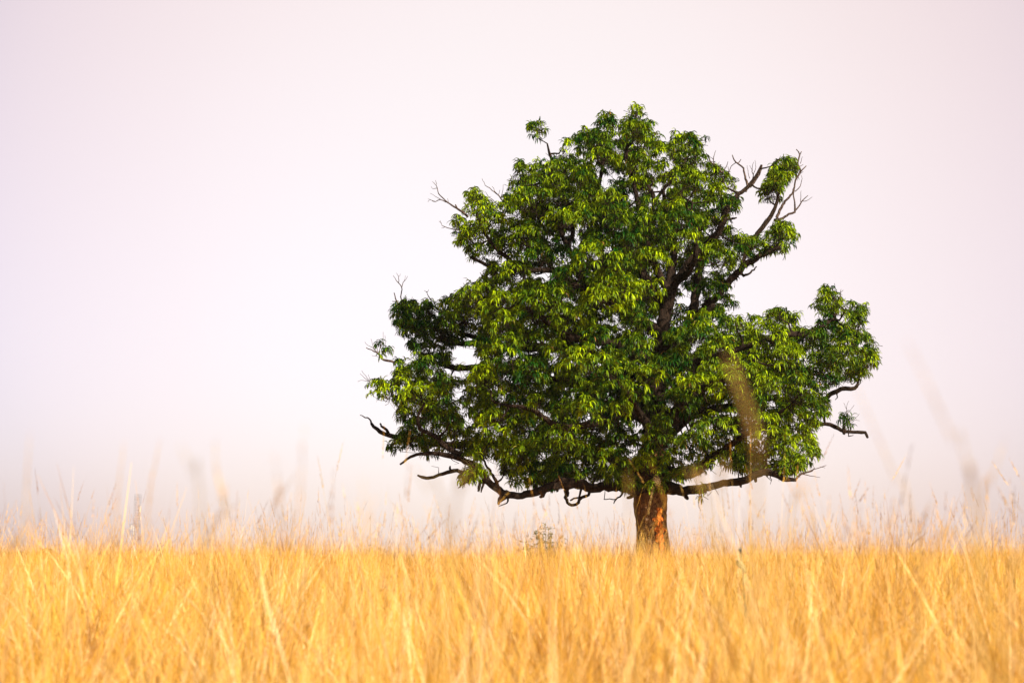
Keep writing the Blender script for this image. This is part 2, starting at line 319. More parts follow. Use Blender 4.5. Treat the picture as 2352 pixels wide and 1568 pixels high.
# boughs: (x, y, depth behind the trunk's plane in m, radius in px)
BOUGH = {
 'trunk': [[(1502,1385,0,78),(1502,1350,0,60),(1501,1300,0,50),(1499,1262,0,44),(1498,1225,0,41),(1496,1190,0,40),(1494,1150,0,42),(1496,1110,0,40),(1498,1060,0,30),(1500,1000,.1,27)]],
 'limb': [
  [(1499,1020,.1,28),(1500,1000,.1,27),(1504,930,.1,25),(1508,860,.1,22),(1516,790,.1,19),(1526,730,.1,17),(1535,690,.0,15),(1545,655,0,14)],  # stem goes on in darker bark: the crown's shade put into its colour
  [(1545,660,0,15),(1562,635,-.2,13),(1591,598,-.5,12),(1628,560,-.8,10),(1655,524,-1,9),(1670,478,-1,8),(1690,452,-.9,6),(1717,430,-.8,5),(1735,405,-.8,3.5),(1749,379,-.8,2)],
  [(1540,670,0,13),(1541,630,.1,11),(1548,592,.3,9),(1545,540,.6,8),(1530,490,.9,6),(1524,440,1,4)],
  [(1505,900,.2,20),(1560,800,.9,16),(1583,757,1.2,16),(1594,705,1.4,13),(1603,640,1.6,10),(1614,580,1.8,8),(1600,500,2,6)],
  [(1580,760,1.0,12),(1600,728,.8,10),(1620,706,.6,10),(1655,672,.4,9),(1688,632,.2,8.5),(1712,608,0,8),(1745,588,0,7),(1779,572,0,5),(1800,545,0,3)],
  [(1700,618,.1,5),(1722,565,.2,5),(1743,531,.2,6),(1766,504,.2,5.5),(1782,471,.2,5),(1788,440,.2,3.5),(1800,400,.1,2.5)],
  [(1500,1125,-.2,22),(1532,1118,-.4,16),(1572,1127,-.7,12),(1611,1121,-1,11),(1670,1108,-1.3,9.5),(1705,1104,-1.5,10),(1736,1090,-1.6,9),(1763,1084,-1.7,8),(1799,1098,-1.8,7),(1828,1102,-1.9,4)],
  [(1505,1080,-.1,20),(1545,1085,-.3,14),(1591,1085,-.9,12),(1637,1050,-1.6,10),(1680,1020,-2.2,8),(1740,980,-3,6),(1800,940,-3.4,4)],
  [(1503,980,.2,18),(1572,955,.8,13),(1640,940,1.6,11),(1697,930,2,10),(1750,916,2.2,9),(1802,920,2.3,8),(1850,930,2.2,8),(1885,924,2.1,7),(1914,900,2,6.5),(1941,893,2,5.5),(1964,892,2,5),(1971,880,2,3)],
  [(1800,925,2.2,7),(1835,950,2,6.5),(1868,975,1.8,5.5),(1895,973,1.7,5),(1918,980,1.6,5),(1940,990,1.6,4.6),(1962,992,1.6,4),(1986,994,1.6,3.5),(1993,1005,1.6,2.5)],
  [(1510,850,.1,15),(1600,830,-.8,10),(1700,800,-2,8),(1800,770,-2.2,7),(1870,760,-1.5,6),(1920,720,-1,4),(1915,680,-.9,2)],
  [(1490,1128,-.2,24),(1456,1120,-.4,17),(1420,1116,-.6,13),(1397,1117,-.8,13),(1358,1121,-1.1,11),(1331,1109,-1.3,13),(1292,1111,-1.6,13),(1249,1124,-1.9,10.5),(1199,1137,-2.2,9.5),(1165,1135,-2.3,9.5),(1145,1125,-2.4,9),(1120,1102,-2.5,8.5),(1094,1071,-2.6,8),(1061,1055,-2.7,7.5),(1030,1046,-2.7,7),(1000,1042,-2.7,5.5),(975,1042,-2.7,5),(949,1046,-2.7,4),(919,1066,-2.7,2.2)],
  [(1098,1074,-2.6,6),(1075,1086,-2.6,5.5),(1050,1080,-2.7,5),(1035,1082,-2.7,5.5),(1008,1090,-2.7,4.5),(985,1098,-2.7,4.2),(972,1096,-2.7,3.5),(959,1091,-2.7,1.8)],
  [(1495,1100,0,24),(1440,1070,.8,16),(1380,1040,1.5,14),(1300,1020,2.2,13),(1200,1020,2.6,11),(1100,1020,2.8,10),(1035,1022,2.8,9),(980,1014,2.8,8),(930,1006,2.8,7.5),(893,1000,2.8,6),(866,986,2.8,4.5),(853,972,2.8,3)],
  [(1110,1045,-2.5,6),(1050,1040,-2.6,6.5),(1020,1020,-2.7,6),(1000,1002,-2.7,5.5),(980,992,-2.8,5),(966,984,-2.8,5),(960,955,-2.9,4),(975,925,-3,3)],
  [(1500,960,0,20),(1440,950,-1.4,14),(1370,970,-2.6,10),(1290,980,-3.5,8),(1220,940,-4.2,6),(1160,930,-4.4,4)],
  [(1500,930,.2,18),(1420,890,1.2,14),(1320,880,2.2,12),(1200,858,2.8,10),(1140,848,3,9),(1084,846,3,8),(1054,845,3,7),(1018,838,3,6),(985,820,3,4)],
  [(1504,880,.2,17),(1400,830,1.4,13),(1280,800,2.3,12),(1180,800,2.8,11),(1130,800,3,9),(1095,788,3,8),(1060,789,3,6),(1030,788,3,5),(990,770,3,3)],
  [(1130,800,3,7),(1105,780,3.1,6.5),(1074,770,3.1,6),(1040,755,3.1,4),(1000,735,3.1,3)],
  [(1508,850,0,16),(1440,800,-1,12),(1360,780,-2.2,10),(1300,770,-3,9),(1230,720,-3.8,6),(1180,690,-4,4)],
  [(1520,770,0,15),(1440,710,0,12),(1370,680,-.2,11),(1315,655,-.4,9.5),(1285,625,-.5,8),(1240,620,-1,7),(1196,620,-1.4,7),(1167,593,-1.7,6),(1140,570,-1.9,5),(1110,530,-2,4),(1090,480,-2,2.5)],
  [(1375,682,-.2,9),(1340,640,.2,8),(1320,600,.4,7),(1305,565,.3,7),(1316,535,.3,6.5),(1312,495,.3,5),(1295,440,.3,4),(1262,353,.1,3),(1257,330,0,2)],
  [(1303,568,.3,6),(1290,540,0,5.5),(1283,515,-.3,5),(1250,470,-1,4),(1220,420,-1.2,2.5)],
  [(1196,620,-1.4,5),(1160,618,-1.5,5),(1125,612,-1.5,4.5),(1100,600,-1.6,4),(1080,590,-1.6,3)],
  [(1530,720,.2,14),(1470,620,.8,11),(1430,560,1,9),(1390,520,1,8),(1370,470,.8,6),(1385,380,.5,4),(1395,290,.3,2.5)],
  [(1540,680,0,12),(1500,600,-.4,9),(1475,520,-.6,8),(1460,440,-.6,6),(1437,350,-.4,5),(1455,320,-.3,4),(1462,260,-.2,2)],
  [(1475,525,-.6,6),(1497,490,-.7,5),(1500,450,-.8,4.5),(1487,425,-.8,3)], [(1499,470,-.7,4.5),(1520,440,-.7,4),(1545,410,-.6,3.5),(1580,360,-.4,2.5)],
  [(1560,640,-.2,11),(1585,620,-1.4,8),(1600,560,-2.2,6),(1580,480,-2.6,4)],
  [(1515,800,-.2,14),(1600,740,-1.8,9),(1640,700,-2.4,6)],
  [(1500,1020,0,18),(1490,980,-1.6,12),(1470,950,-3,8),(1440,900,-4,5)],
  [(1503,990,0,16),(1600,900,-2,10),(1680,860,-3.6,7),(1740,820,-4,4)],
  [(1505,900,.3,15),(1480,800,2,10),(1450,700,3.4,7),(1400,600,3.8,4)],
  [(1500,1040,.3,15),(1560,980,2.4,10),(1660,900,4,7),(1760,840,4.2,4)],
 ],
}
# broken stubs and loops hanging from the lowest boughs, with bark
STUB = [
 [(1165,1128,-2.3,6),(1160,1140,-2.4,6),(1150,1150,-2.4,4),(1145,1158,-2.4,2.2)], [(1150,1130,-2.4,3.5),(1140,1105,-2.5,3.5),(1128,1085,-2.5,3),(1112,1060,-2.5,2.4),(1105,1035,-2.5,2)],
 [(1152,1132,-2.4,3),(1148,1145,-2.4,3),(1144,1157,-2.4,2)], [(1120,1110,-2.5,3.5),(1105,1105,-2.5,3),(1101,1112,-2.5,2.5),(1098,1128,-2.5,1.6)], [(1112,1106,-2.5,2.5),(1108,1118,-2.5,2.6),(1105,1130,-2.5,1.5)],
 [(1355,1122,-1.1,4),(1352,1136,-1.1,4),(1336,1142,-1.2,3.5),(1328,1154,-1.2,3.8),(1318,1160,-1.2,3.2),(1308,1157,-1.2,3.2),(1300,1148,-1.2,4),(1300,1132,-1.2,6),(1306,1112,-1.3,7)],
 [(1330,1142,-1.2,2),(1318,1144,-1.2,2),(1310,1149,-1.2,1.6)], [(1338,1115,-1.2,3),(1333,1128,-1.2,2.4),(1330,1142,-1.2,2)], [(1250,1128,-1.9,6),(1246,1138,-1.9,5),(1240,1141,-1.9,3)], [(1282,1115,-1.6,6),(1280,1128,-1.6,3)],
 [(1430,1128,-.5,3),(1424,1140,-.5,2.4),(1414,1146,-.5,2),(1410,1156,-.5,1.2)], [(1414,1146,-.5,1.6),(1402,1146,-.5,1.2),(1387,1146,-.5,1)], [(1388,1146,-.5,.9),(1389,1132,-.5,.8),(1390,1122,-.5,.6)],
 [(1460,1130,-.3,9),(1450,1140,-.35,5),(1440,1143,-.35,2.5)], [(1456,1125,-.3,10),(1448,1134,-.35,4),(1443,1130,-.35,2)], [(1572,1130,-.7,6),(1577,1141,-.7,5),(1580,1146,-.7,3)], [(1697,1106,-1.5,6),(1701,1116,-1.5,3.5),(1703,1118,-1.5,2)], [(1735,1092,-1.6,5),(1736,1106,-1.6,3)],
 [(940,1008,2.8,4),(915,1014,2.8,4),(897,1025,2.8,3.2),(887,1034,2.8,2)], [(895,1000,2.8,3.6),(885,985,2.8,3.2),(876,978,2.8,2.6),(873,972,2.8,1.8)], [(853,973,2.8,2.2),(850,962,2.8,1.6),(838,957,2.8,1.2),(827,953,2.8,.8)],
 [(1088,1095,-2.4,3),(1070,1108,-2.4,2.6),(1057,1113,-2.4,1.6)], [(1080,1100,-2.4,2.5),(1064,1110,-2.4,2),(1052,1120,-2.4,1)], [(985,1045,-2.7,3),(978,1040,-2.7,2.4),(963,1043,-2.7,1.4)], [(1035,1079,-2.7,3),(1034,1070,-2.7,1.6)],
 [(1937,985,1.6,5),(1938,992,1.6,4.5),(1939,997,1.6,2.5)], [(1693,626,.1,4),(1712,632,.1,3),(1728,622,.1,2.4),(1738,612,.1,1.4)], [(1668,505,-1,4),(1682,502,-1,3),(1692,500,-1,1.6)], [(1740,965,-2.6,3),(1700,990,-2.8,2.6)],
]
# bare dead twigs against the sky: list of polylines per branch
DEAD = [
 ('bare forked dead branch sticking out left of the upper crown', [[(1075,498,-1.9,2.8),(1058,484,-1.9,2.6),(1028,465,-1.9,1.7),(1008,445,-1.9,1.2),(1002,425,-1.9,.9),(993,417,-1.9,.5)],[(1028,465,-1.9,1.3),(1012,458,-1.9,1.1),(1000,463,-1.9,.8),(983,457,-1.9,.4)],[(1050,479,-1.9,2.2),(1046,470,-1.9,1.6)],[(1012,458,-1.9,.8),(1000,452,-1.9,.6),(988,444,-1.9,.4)],[(1004,432,-1.9,.8),(994,434,-1.9,.5),(990,428,-1.9,.3)],[(1003,424,-1.9,.7),(1000,414,-1.9,.4)],[(1000,463,-1.9,.6),(988,460,-1.9,.4),(983,464,-1.9,.3)],[(1030,466,-1.9,.8),(1028,456,-1.9,.4)]]),
 ('short bare twig left of the upper crown below the forked branch', [[(1055,528,-1.9,1.4),(1041,527,-1.9,1.2),(1022,521,-1.9,.9),(1008,508,-1.9,.5)],[(1022,521,-1.9,.6),(1014,524,-1.9,.4)],[(1012,512,-1.9,.5),(1011,506,-1.9,.3)]]),
 ('spray of fine bare twigs on the upper left shoulder of the crown', [[(1160,470,-1.2,2),(1147,451,-1.2,1.4),(1130,437,-1.2,1),(1115,425,-1.2,.7),(1107,410,-1.2,.4)],[(1147,451,-1.2,1),(1137,440,-1.2,.7),(1130,428,-1.2,.4)],[(1150,455,-1.2,1),(1154,440,-1.2,.6),(1156,424,-1.2,.4)],[(1135,462,-1.2,1),(1122,450,-1.2,.7),(1115,440,-1.2,.4)],[(1145,450,-1.2,.7),(1148,436,-1.2,.4)]]),
 ('tall thin wishbone twig above the dark left clump', [[(921,694,2.9,1.6),(921,675,2.9,1.4),(923,659,2.9,1.2),(914,648,2.9,.9),(903,633,2.9,.5)],[(923,659,2.9,1),(926,648,2.9,.8),(933,640,2.9,.5),(936,634,2.9,.4)],[(915,650,2.9,.9),(916,635,2.9,.7),(910,627,2.9,.4)],[(916,635,2.9,.5),(920,629,2.9,.3)],[(928,646,2.9,.5),(931,633,2.9,.3)]]),
 ('short stubby twig beside the tall thin twig on the left clump', [[(915,698,2.9,2),(909,690,2.9,1.8),(907,680,2.9,1.3),(905,672,2.9,1)],[(910,692,2.9,1.2),(901,692,2.9,.8)]]),
 ('small bare twig rising between the two left leaf clumps', [[(990,690,2.4,1.3),(984,680,2.4,1),(980,669,2.4,.6)],[(981,672,2.4,.7),(974,667,2.4,.4)],[(981,671,2.4,.7),(985,665,2.4,.4)]]),
 ('curved bare branch with fine twigs at the far left of the crown', [[(905,832,-2.6,3),(888,827,-2.6,2.8),(877,824,-2.6,2.4),(868,812,-2.6,2),(858,806,-2.6,1.4),(841,798,-2.6,1)],[(870,815,-2.6,1.3),(858,800,-2.6,.8),(845,792,-2.6,.5),(838,785,-2.6,.3)],[(868,812,-2.6,1),(866,796,-2.6,.7),(868,780,-2.6,.4)],[(860,806,-2.6,.8),(855,790,-2.6,.5),(852,778,-2.6,.3)],[(868,812,-2.6,.9),(874,795,-2.6,.6),(880,778,-2.6,.4),(880,762,-2.6,.3)],[(872,820,-2.6,.8),(862,818,-2.6,.5),(854,816,-2.6,.3)],[(878,824,-2.6,.8),(884,800,-2.6,.5),(884,770,-2.6,.3)]]),
 ('fan of hair thin twigs at the lowest left leaf clump', [[(850,878,-2.4,1),(838,868,-2.4,.6),(827,858,-2.4,.3)],[(850,875,-2.4,.8),(840,862,-2.4,.5),(831,851,-2.4,.3)],[(848,876,-2.4,.7),(834,873,-2.4,.5),(822,876,-2.4,.3)],[(850,872,-2.4,.6),(846,860,-2.4,.3)]]),
 ('gnarled bare antler of branches at the upper right shoulder', [[(1712,440,-.8,4),(1717,428,-.8,3.2),(1711,405,-.8,2.4),(1707,386,-.8,2),(1690,372,-.8,1.6),(1682,356,-.8,1)],[(1694,376,-.8,1.3),(1702,366,-.8,.8)],[(1690,374,-.8,1),(1680,382,-.8,.9),(1674,398,-.8,.8)],[(1674,396,-.8,.7),(1672,382,-.8,.4)]]),
 ('bare branches rising in a fork left of the top right clump', [[(1723,430,-.6,3),(1738,410,-.6,2.4),(1747,395,-.6,1.8),(1751,379,-.6,1)],[(1727,422,-.6,1.4),(1730,402,-.6,1),(1727,388,-.6,.7),(1732,372,-.6,.4)],[(1730,402,-.6,.9),(1736,385,-.6,.6),(1734,368,-.6,.3)],[(1722,410,-.6,.8),(1718,392,-.6,.5),(1716,380,-.6,.3)],[(1729,392,-.6,.6),(1722,380,-.6,.3)]]),
 ('bare twigs on the slope left of the antler branches', [[(1660,398,-.9,3),(1651,389,-.9,2),(1634,374,-.9,1.5),(1622,352,-.9,1)],[(1640,379,-.9,1.2),(1638,366,-.9,1),(1644,346,-.9,.5)],[(1638,366,-.9,.8),(1630,360,-.9,.4)],[(1660,395,-.9,1.4),(1668,384,-.9,1),(1672,371,-.9,.6)],[(1655,392,-.9,1.6),(1655,378,-.9,1.2)]]),
 ('long bare branch curving up behind the top right clump', [[(1784,500,.2,4),(1793,480,.2,3.4),(1803,462,.2,2.8),(1820,445,.2,2.4),(1825,425,.2,2),(1828,412,.2,2),(1840,395,.2,1.6),(1852,381,.2,1)],[(1828,412,.2,2.2),(1838,395,.2,2),(1833,372,.2,2),(1837,355,.2,1.8),(1829,343,.2,1)],[(1836,357,.2,1.4),(1841,348,.2,.9)],[(1826,440,.2,1.2),(1838,428,.2,1),(1842,410,.2,.6),(1840,402,.2,.4)],[(1838,376,.2,.8),(1843,360,.2,.4)],[(1833,385,.2,.9),(1845,378,.2,.5)]]),
 ('bare branch bent upward at the far upper right edge', [[(1778,506,.3,3.4),(1797,501,.3,3),(1812,492,.3,2.6),(1825,488,.3,2.6),(1826,470,.3,2),(1823,450,.3,1.6),(1825,425,.3,1.2)],[(1826,484,.3,2),(1835,474,.3,1.7),(1842,461,.3,1.3),(1856,449,.3,.7)],[(1842,461,.3,1),(1852,462,.3,.7),(1866,452,.3,.4)],[(1839,464,.3,.8),(1839,448,.3,.6),(1840,438,.3,.3)]]),
 ('wisp of fine twigs above the broken bough at the right', [[(1948,975,1.6,1.2),(1946,950,1.6,.8),(1944,935,1.6,.5),(1950,920,1.6,.3)],[(1945,950,1.6,.6),(1955,940,1.6,.4),(1962,930,1.6,.3)],[(1950,968,1.6,.6),(1964,960,1.6,.5),(1974,950,1.6,.3)],[(1945,940,1.6,.5),(1938,925,1.6,.3)],[(1960,963,1.6,.5),(1975,966,1.6,.3)]]),
 ('thin dead twigs at the tip of the lowest right bough', [[(1826,1104,-1.9,2.6),(1840,1088,-1.9,2.2),(1865,1081,-1.9,1.4),(1871,1073,-1.9,.8)],[(1840,1088,-1.9,1.2),(1862,1092,-1.9,.8),(1884,1096,-1.9,.4)],[(1850,1085,-1.9,1),(1878,1074,-1.9,.8),(1898,1068,-1.9,.6)],[(1884,1072,-1.9,.6),(1895,1074,-1.9,.4)]]),
 ('dangling thin twig under the lowest right bough', [[(1612,1130,-1,1),(1606,1146,-1,.8),(1604,1158,-1,.5),(1610,1172,-1,.4)]]),
 ('short hooked twig under the lowest right bough', [[(1640,1118,-1.2,.9),(1646,1128,-1.2,.6),(1651,1136,-1.2,.4)]]),
 ('tiny forked bare tip on the right hand clump', [[(1928,690,-.9,1.2),(1930,672,-.9,.8),(1932,664,-.9,.4)],[(1930,672,-.9,.6),(1937,666,-.9,.4)]]),
 ('tiny single bare tip on the right hand clump', [[(1882,690,-.9,.8),(1878,672,-.9,.4)]]),
]
def line3(pl):
    return np.array([[*P(x, y, TY + d), r * (.90 if r > 3.6 else 1) / FPX * (TY + d)] for x, y, d, r in pl])
skel = []          # nodes of the big skeleton for attaching the smaller branches
def bough_mesh(pl, name, m, sides, knob, wob=.03):
    q = line3(pl); s = spline(q, .12)
    if wob: s[1:-1, :3] += R.normal(0, 1, s[1:-1, :3].shape) * (s[1:-1, 3:4] * .10 + .004)
    s[:, 3] = np.maximum(s[:, 3], .004)
    tb = Tubes(); tb.add(s[:, :3], s[:, 3], sides, knob)
    for _ in range(int(len(s) / 9)):            # snapped side spurs and knots
        i = int(R.integers(int(len(s) * .25), len(s) - 1)); p = s[i, :3]; r = s[i, 3]; t = s[min(i + 1, len(s) - 1), :3] - s[i - 1, :3]; t /= np.linalg.norm(t) + 1e-6
        d = R.normal(0, 1, 3); d -= t * (d @ t) * .7; d /= np.linalg.norm(d); L = R.uniform(.12, .5); r1 = min(r * .45, R.uniform(.012, .035))
        q = np.array([p, p + d * (r + L * .35), p + d * (r + L * .7) + R.normal(0, .05, 3), p + d * (r + L) + R.normal(0, .08, 3) + t * .1]); tb.add(q, [r1 * 1.5, r1, r1 * .75, r1 * .4], 6, .15)
    o = tb.build(name, m, tree); skel.append(s); return o
trunk_o = None
q = line3(BOUGH['trunk'][0]); s = spline(q, .08)
base_w = s[:, 2] < 1.0
s[:, 3] *= 1.0
tb = Tubes(); tb.add(s[:, :3], s[:, 3], 40, .045); trunk_o = tb.build('trunk', M_trunk, tree); skel.append(s)
trunk_o['label'] = 'thick straight trunk, brown and sunlit at its foot'
for pl in BOUGH['limb']: bough_mesh(pl, 'limb', M_bark, 16, .15)
for pl in STUB:
    tb = Tubes(); q = spline(line3(pl), .07); q[1:-1, :3] += R.normal(0, .012, q[1:-1, :3].shape); tb.add(q[:, :3], np.maximum(q[:, 3], .01), 9, .2)
    tb.build('stub', M_bark, tree)
for lab, pls in DEAD:
    tb = Tubes()
    for pl in pls:
        q = spline(line3(pl), .08); q[1:-1, :3] += R.normal(0, .008, q[1:-1, :3].shape); tb.add(q[:, :3], np.maximum(q[:, 3], .006), 6, .08)
    tag(tb.build('dead_branch', M_dead, tree), lab)
# bared patch of orange wood on the trunk, following the trunk's surface 4 mm proud
def wound():
    V = []; F = []
    rows = 46; cols = 12
    trk = spline(line3(BOUGH['trunk'][0]), .08)
    for i in range(rows):
        yy = 1165 + (1215 + 62 - 1165) * i / (rows - 1)
        z = P(1500, yy, TY)[2]
        k = np.argmin(np.abs(trk[:, 2] - z)); c = trk[k]
        f = i / (rows - 1)
        mid = .42 - .06 * math.sin(f * 3.1) + .05 * math.sin(f * 17)
        hw = (.08 + .23 * math.sin(PI * min(1, f * 1.15)) ** .8) * (1 + .35 * math.sin(f * 31) + .25 * math.sin(f * 57)) if f < .87 else .03
        hw = max(.015, hw)
        for j in range(cols):
            a = mid + hw * (j / (cols - 1) * 2 - 1)             # fraction of the radius to the right as seen from the front
            a = max(-.9, min(.93, a)); ang = math.asin(a)
            edge = 1 if j in (0, cols - 1) or i in (0, rows - 1) else 0
            rr = c[3] * (1.05 - .07 * edge) + .008
            V.append((c[0] + rr * math.sin(ang), c[1] - rr * math.cos(ang), z))
    for i in range(rows - 1):
        for j in range(cols - 1):
            a = i * cols + j; F.append((a, a + 1, a + cols + 1, a + cols))
    o = mesh_obj('bark_wound', np.array(V), F, M_wound, tree); o.parent = trunk_o; o.location = (0, 0, 0)
    o['label'] = 'raw orange patch where the bark has come off'
wound()

# ------------------------------------------------------------------ leaf clumps
BIAS = [(960,745,75,'b'),(1015,800,55,'b'),(1085,740,45,'b'),(1075,900,40,'b'),(1000,930,30,'m'),(930,850,35,'f'),(965,915,65,'f'),(875,890,35,'m'),(1130,860,70,'f'),(1110,985,60,'f'),(1020,1015,30,'f'),
        (1180,700,80,'f'),(1090,520,60,'f'),(1200,480,60,'f'),(1450,1000,55,'m'),(1470,960,50,'m'),(1640,680,50,'m'),(1530,650,40,'b'),(1600,640,40,'b'),(1640,560,40,'b'),(1522,740,52,'b'),(1505,810,34,'b'),(1590,720,48,'b'),(1548,600,42,'b'),(1540,660,50,'b'),(1655,530,34,'b'),(1620,560,36,'b'),(1682,640,34,'b'),(1315,560,34,'b'),(1160,595,30,'b'),(1250,650,36,'b'),(1330,680,36,'b'),(1490,445,30,'b'),(1060,1040,45,'b'),(1000,1010,40,'b'),(1600,1110,40,'b'),(1410,900,26,'b'),(1640,940,30,'b'),(1500,1060,25,'m'),(1480,1090,50,'m')]
# yellow green young clumps and dark ones; partly sun and shade put into colour
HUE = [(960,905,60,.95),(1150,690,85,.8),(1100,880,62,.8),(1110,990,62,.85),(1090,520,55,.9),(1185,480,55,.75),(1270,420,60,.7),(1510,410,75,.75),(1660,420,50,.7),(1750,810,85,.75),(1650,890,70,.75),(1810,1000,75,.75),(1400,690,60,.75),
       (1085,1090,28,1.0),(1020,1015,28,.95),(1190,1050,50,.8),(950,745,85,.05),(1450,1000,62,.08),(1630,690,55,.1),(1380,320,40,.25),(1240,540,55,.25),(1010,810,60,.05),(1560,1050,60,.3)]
def clump_centres():
    pts = []; 
    def ok(p, dmin):
        if not pts: return True
        q = np.array(pts); return np.min(np.sum((q - p) ** 2, 1)) > dmin * dmin
    for mode, tries, dmin in (('front', 8000, 1.02), ('back', 7000, .82), ('in', 7000, .86)):
        xy = np.stack([R.uniform(835, 2025, tries), R.uniform(235, 1140, tries)], -1)
        d = sdf(xy); h = hole(xy, 4)
        keep = (d > 9) & ~h; xy = xy[keep]; d = d[keep]
        Rm = 6.3
        dm = np.clip(d / 68.0, .1, Rm); T = np.sqrt(Rm ** 2 - (Rm - dm) ** 2) * .97
        for i in range(len(xy)):
            if mode == 'front': dep = -T[i] * R.uniform(.70, 1.0) + R.normal(0, .4)
            elif mode == 'back': dep = T[i] * R.uniform(.55, 1.0)
            else: dep = T[i] * R.uniform(-.55, .6)
            for bx, by, br, k in BIAS:
                if (xy[i, 0] - bx) ** 2 + (xy[i, 1] - by) ** 2 < br * br:
                    if k == 'b': dep = abs(dep) * .8 + .3
                    elif k == 'm' and dep < 0: dep *= .45
                    elif k == 'f' and R.random() < .5: dep = -abs(dep)
            p = P(xy[i, 0], xy[i, 1], TY + dep)
            if ok(p, dmin): pts.append(p)
    for x_, y_, d_ in ((930,722,2.6),(952,702,2.9),(925,755,2.4),(958,760,3.1),(985,722,2.7),(990,785,3.1),(1005,765,2.5),(1010,820,3),(1040,735,2.7),(1062,700,2.5),(1035,790,2.8),(960,735,2.0),(915,735,2.8),(1045,775,2.2),(985,750,2.0),
                     (1500,1095,-1.2),(1462,1112,-1.0),(1440,1118,-1.4),(1525,1105,-.9),(1480,1060,-1.8),(1415,1105,-1.8),(1475,1100,1.2),(1510,1090,1.3),(1185,1092,-1.6),(1235,1092,-1.4),(1290,1085,-1.2),(1345,1085,-.8),(1385,1092,-.6),(1160,1075,-2),(1210,1100,0),(1260,1095,.4),(1320,1088,.6),(1680,1068,-1.0),(1730,1062,-1.3),(1790,1070,-1.4),(1825,1070,-1.6),(1640,1070,.5)):
        pts.append(P(x_, y_, TY + d_))
    for poly in OUT[1:]:          # small outlying clumps of the outline
        c = np.mean(poly, 0)
        dd = {0: 0.2, 1: .1, 2: -2.6, 3: -2.5, 4: 1.6, 5: -1.0}[OUT[1:].index(poly)]
        n = 9 if len(poly) > 10 else 2
        for k in range(n):
            for _ in range(40):
                xy = np.array([[R.uniform(min(p[0] for p in poly), max(p[0] for p in poly)), R.uniform(min(p[1] for p in poly), max(p[1] for p in poly))]])
                if inpoly(xy, poly)[0]: break
            pts.append(P(xy[0, 0], xy[0, 1], TY + dd + R.normal(0, .3)))
    return np.array(pts)
CL = clump_centres()
SK = np.concatenate([s for s in skel]); SKp = SK[:, :3]
centre = np.array([tbase[0], TY, 8.5])
# rosette positions around every clump
ros = []; rax = []; rt = []; rcl = []
for ci, c in enumerate(CL):
    outw = c - centre; outw /= np.linalg.norm(outw) + 1e-6
    rc = R.uniform(.34, .78); n = int(17 * (rc / .58) ** 1.4 + R.integers(-2, 4))
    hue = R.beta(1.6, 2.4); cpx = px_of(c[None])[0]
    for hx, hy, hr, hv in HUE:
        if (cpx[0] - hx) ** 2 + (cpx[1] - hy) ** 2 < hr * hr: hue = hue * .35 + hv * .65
    for k in range(n):
        v = R.normal(0, 1, 3); v /= np.linalg.norm(v)
        if v[2] < -.6: v[2] *= -.6
        v = v + outw * .35 + np.array([0, 0, .25]); v /= np.linalg.norm(v)
        p = c + v * rc * R.uniform(.65, 1.05) * np.array([1.0, 1.0, 1.0])
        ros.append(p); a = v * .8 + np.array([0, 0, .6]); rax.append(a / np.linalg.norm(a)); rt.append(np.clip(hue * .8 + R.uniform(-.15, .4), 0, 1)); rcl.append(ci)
# rosettes that finish the ragged edge of the crown
CLp = px_of(CL)
xy = np.stack([R.uniform(830, 2025, 14000), R.uniform(232, 1140, 14000)], -1); de = sdf(xy); xy = xy[(de > 6) & (de < 22)]
got = []
for q in xy:
    if len(got) >= 560: break
    if got and np.min(np.sum((np.array(got) - q) ** 2, 1)) < 13 ** 2: continue
    dd = np.sum((CLp - q) ** 2, 1); ci = int(np.argmin(dd))
    if dd[ci] > 75 ** 2: continue
    got.append(q); p = P(q[0], q[1], CL[ci][1] + R.normal(0, .25)); v = p - CL[ci]; v = v / (np.linalg.norm(v) + 1e-6) * .5 + np.array([0, 0, .8])
    ros.append(p); rax.append(v / np.linalg.norm(v)); rt.append(R.uniform(0, .9)); rcl.append(ci)
ros = np.array(ros); rax = np.array(rax); rt = np.array(rt); rcl = np.array(rcl)
pp = px_of(ros); d = sdf(pp)
small = np.zeros(len(pp), bool)
for p_ in OUT[2:]: small |= edged(pp, p_) * np.where(inpoly(pp, p_), 0, 1) < 5
keep = ((d > R.uniform(3, 11, len(d))) | small) & ~hole(pp, R.uniform(2, 7))
ros, rax, rt, rcl = ros[keep], rax[keep], rt[keep], rcl[keep]
print('clumps', len(CL), 'rosettes', len(ros))
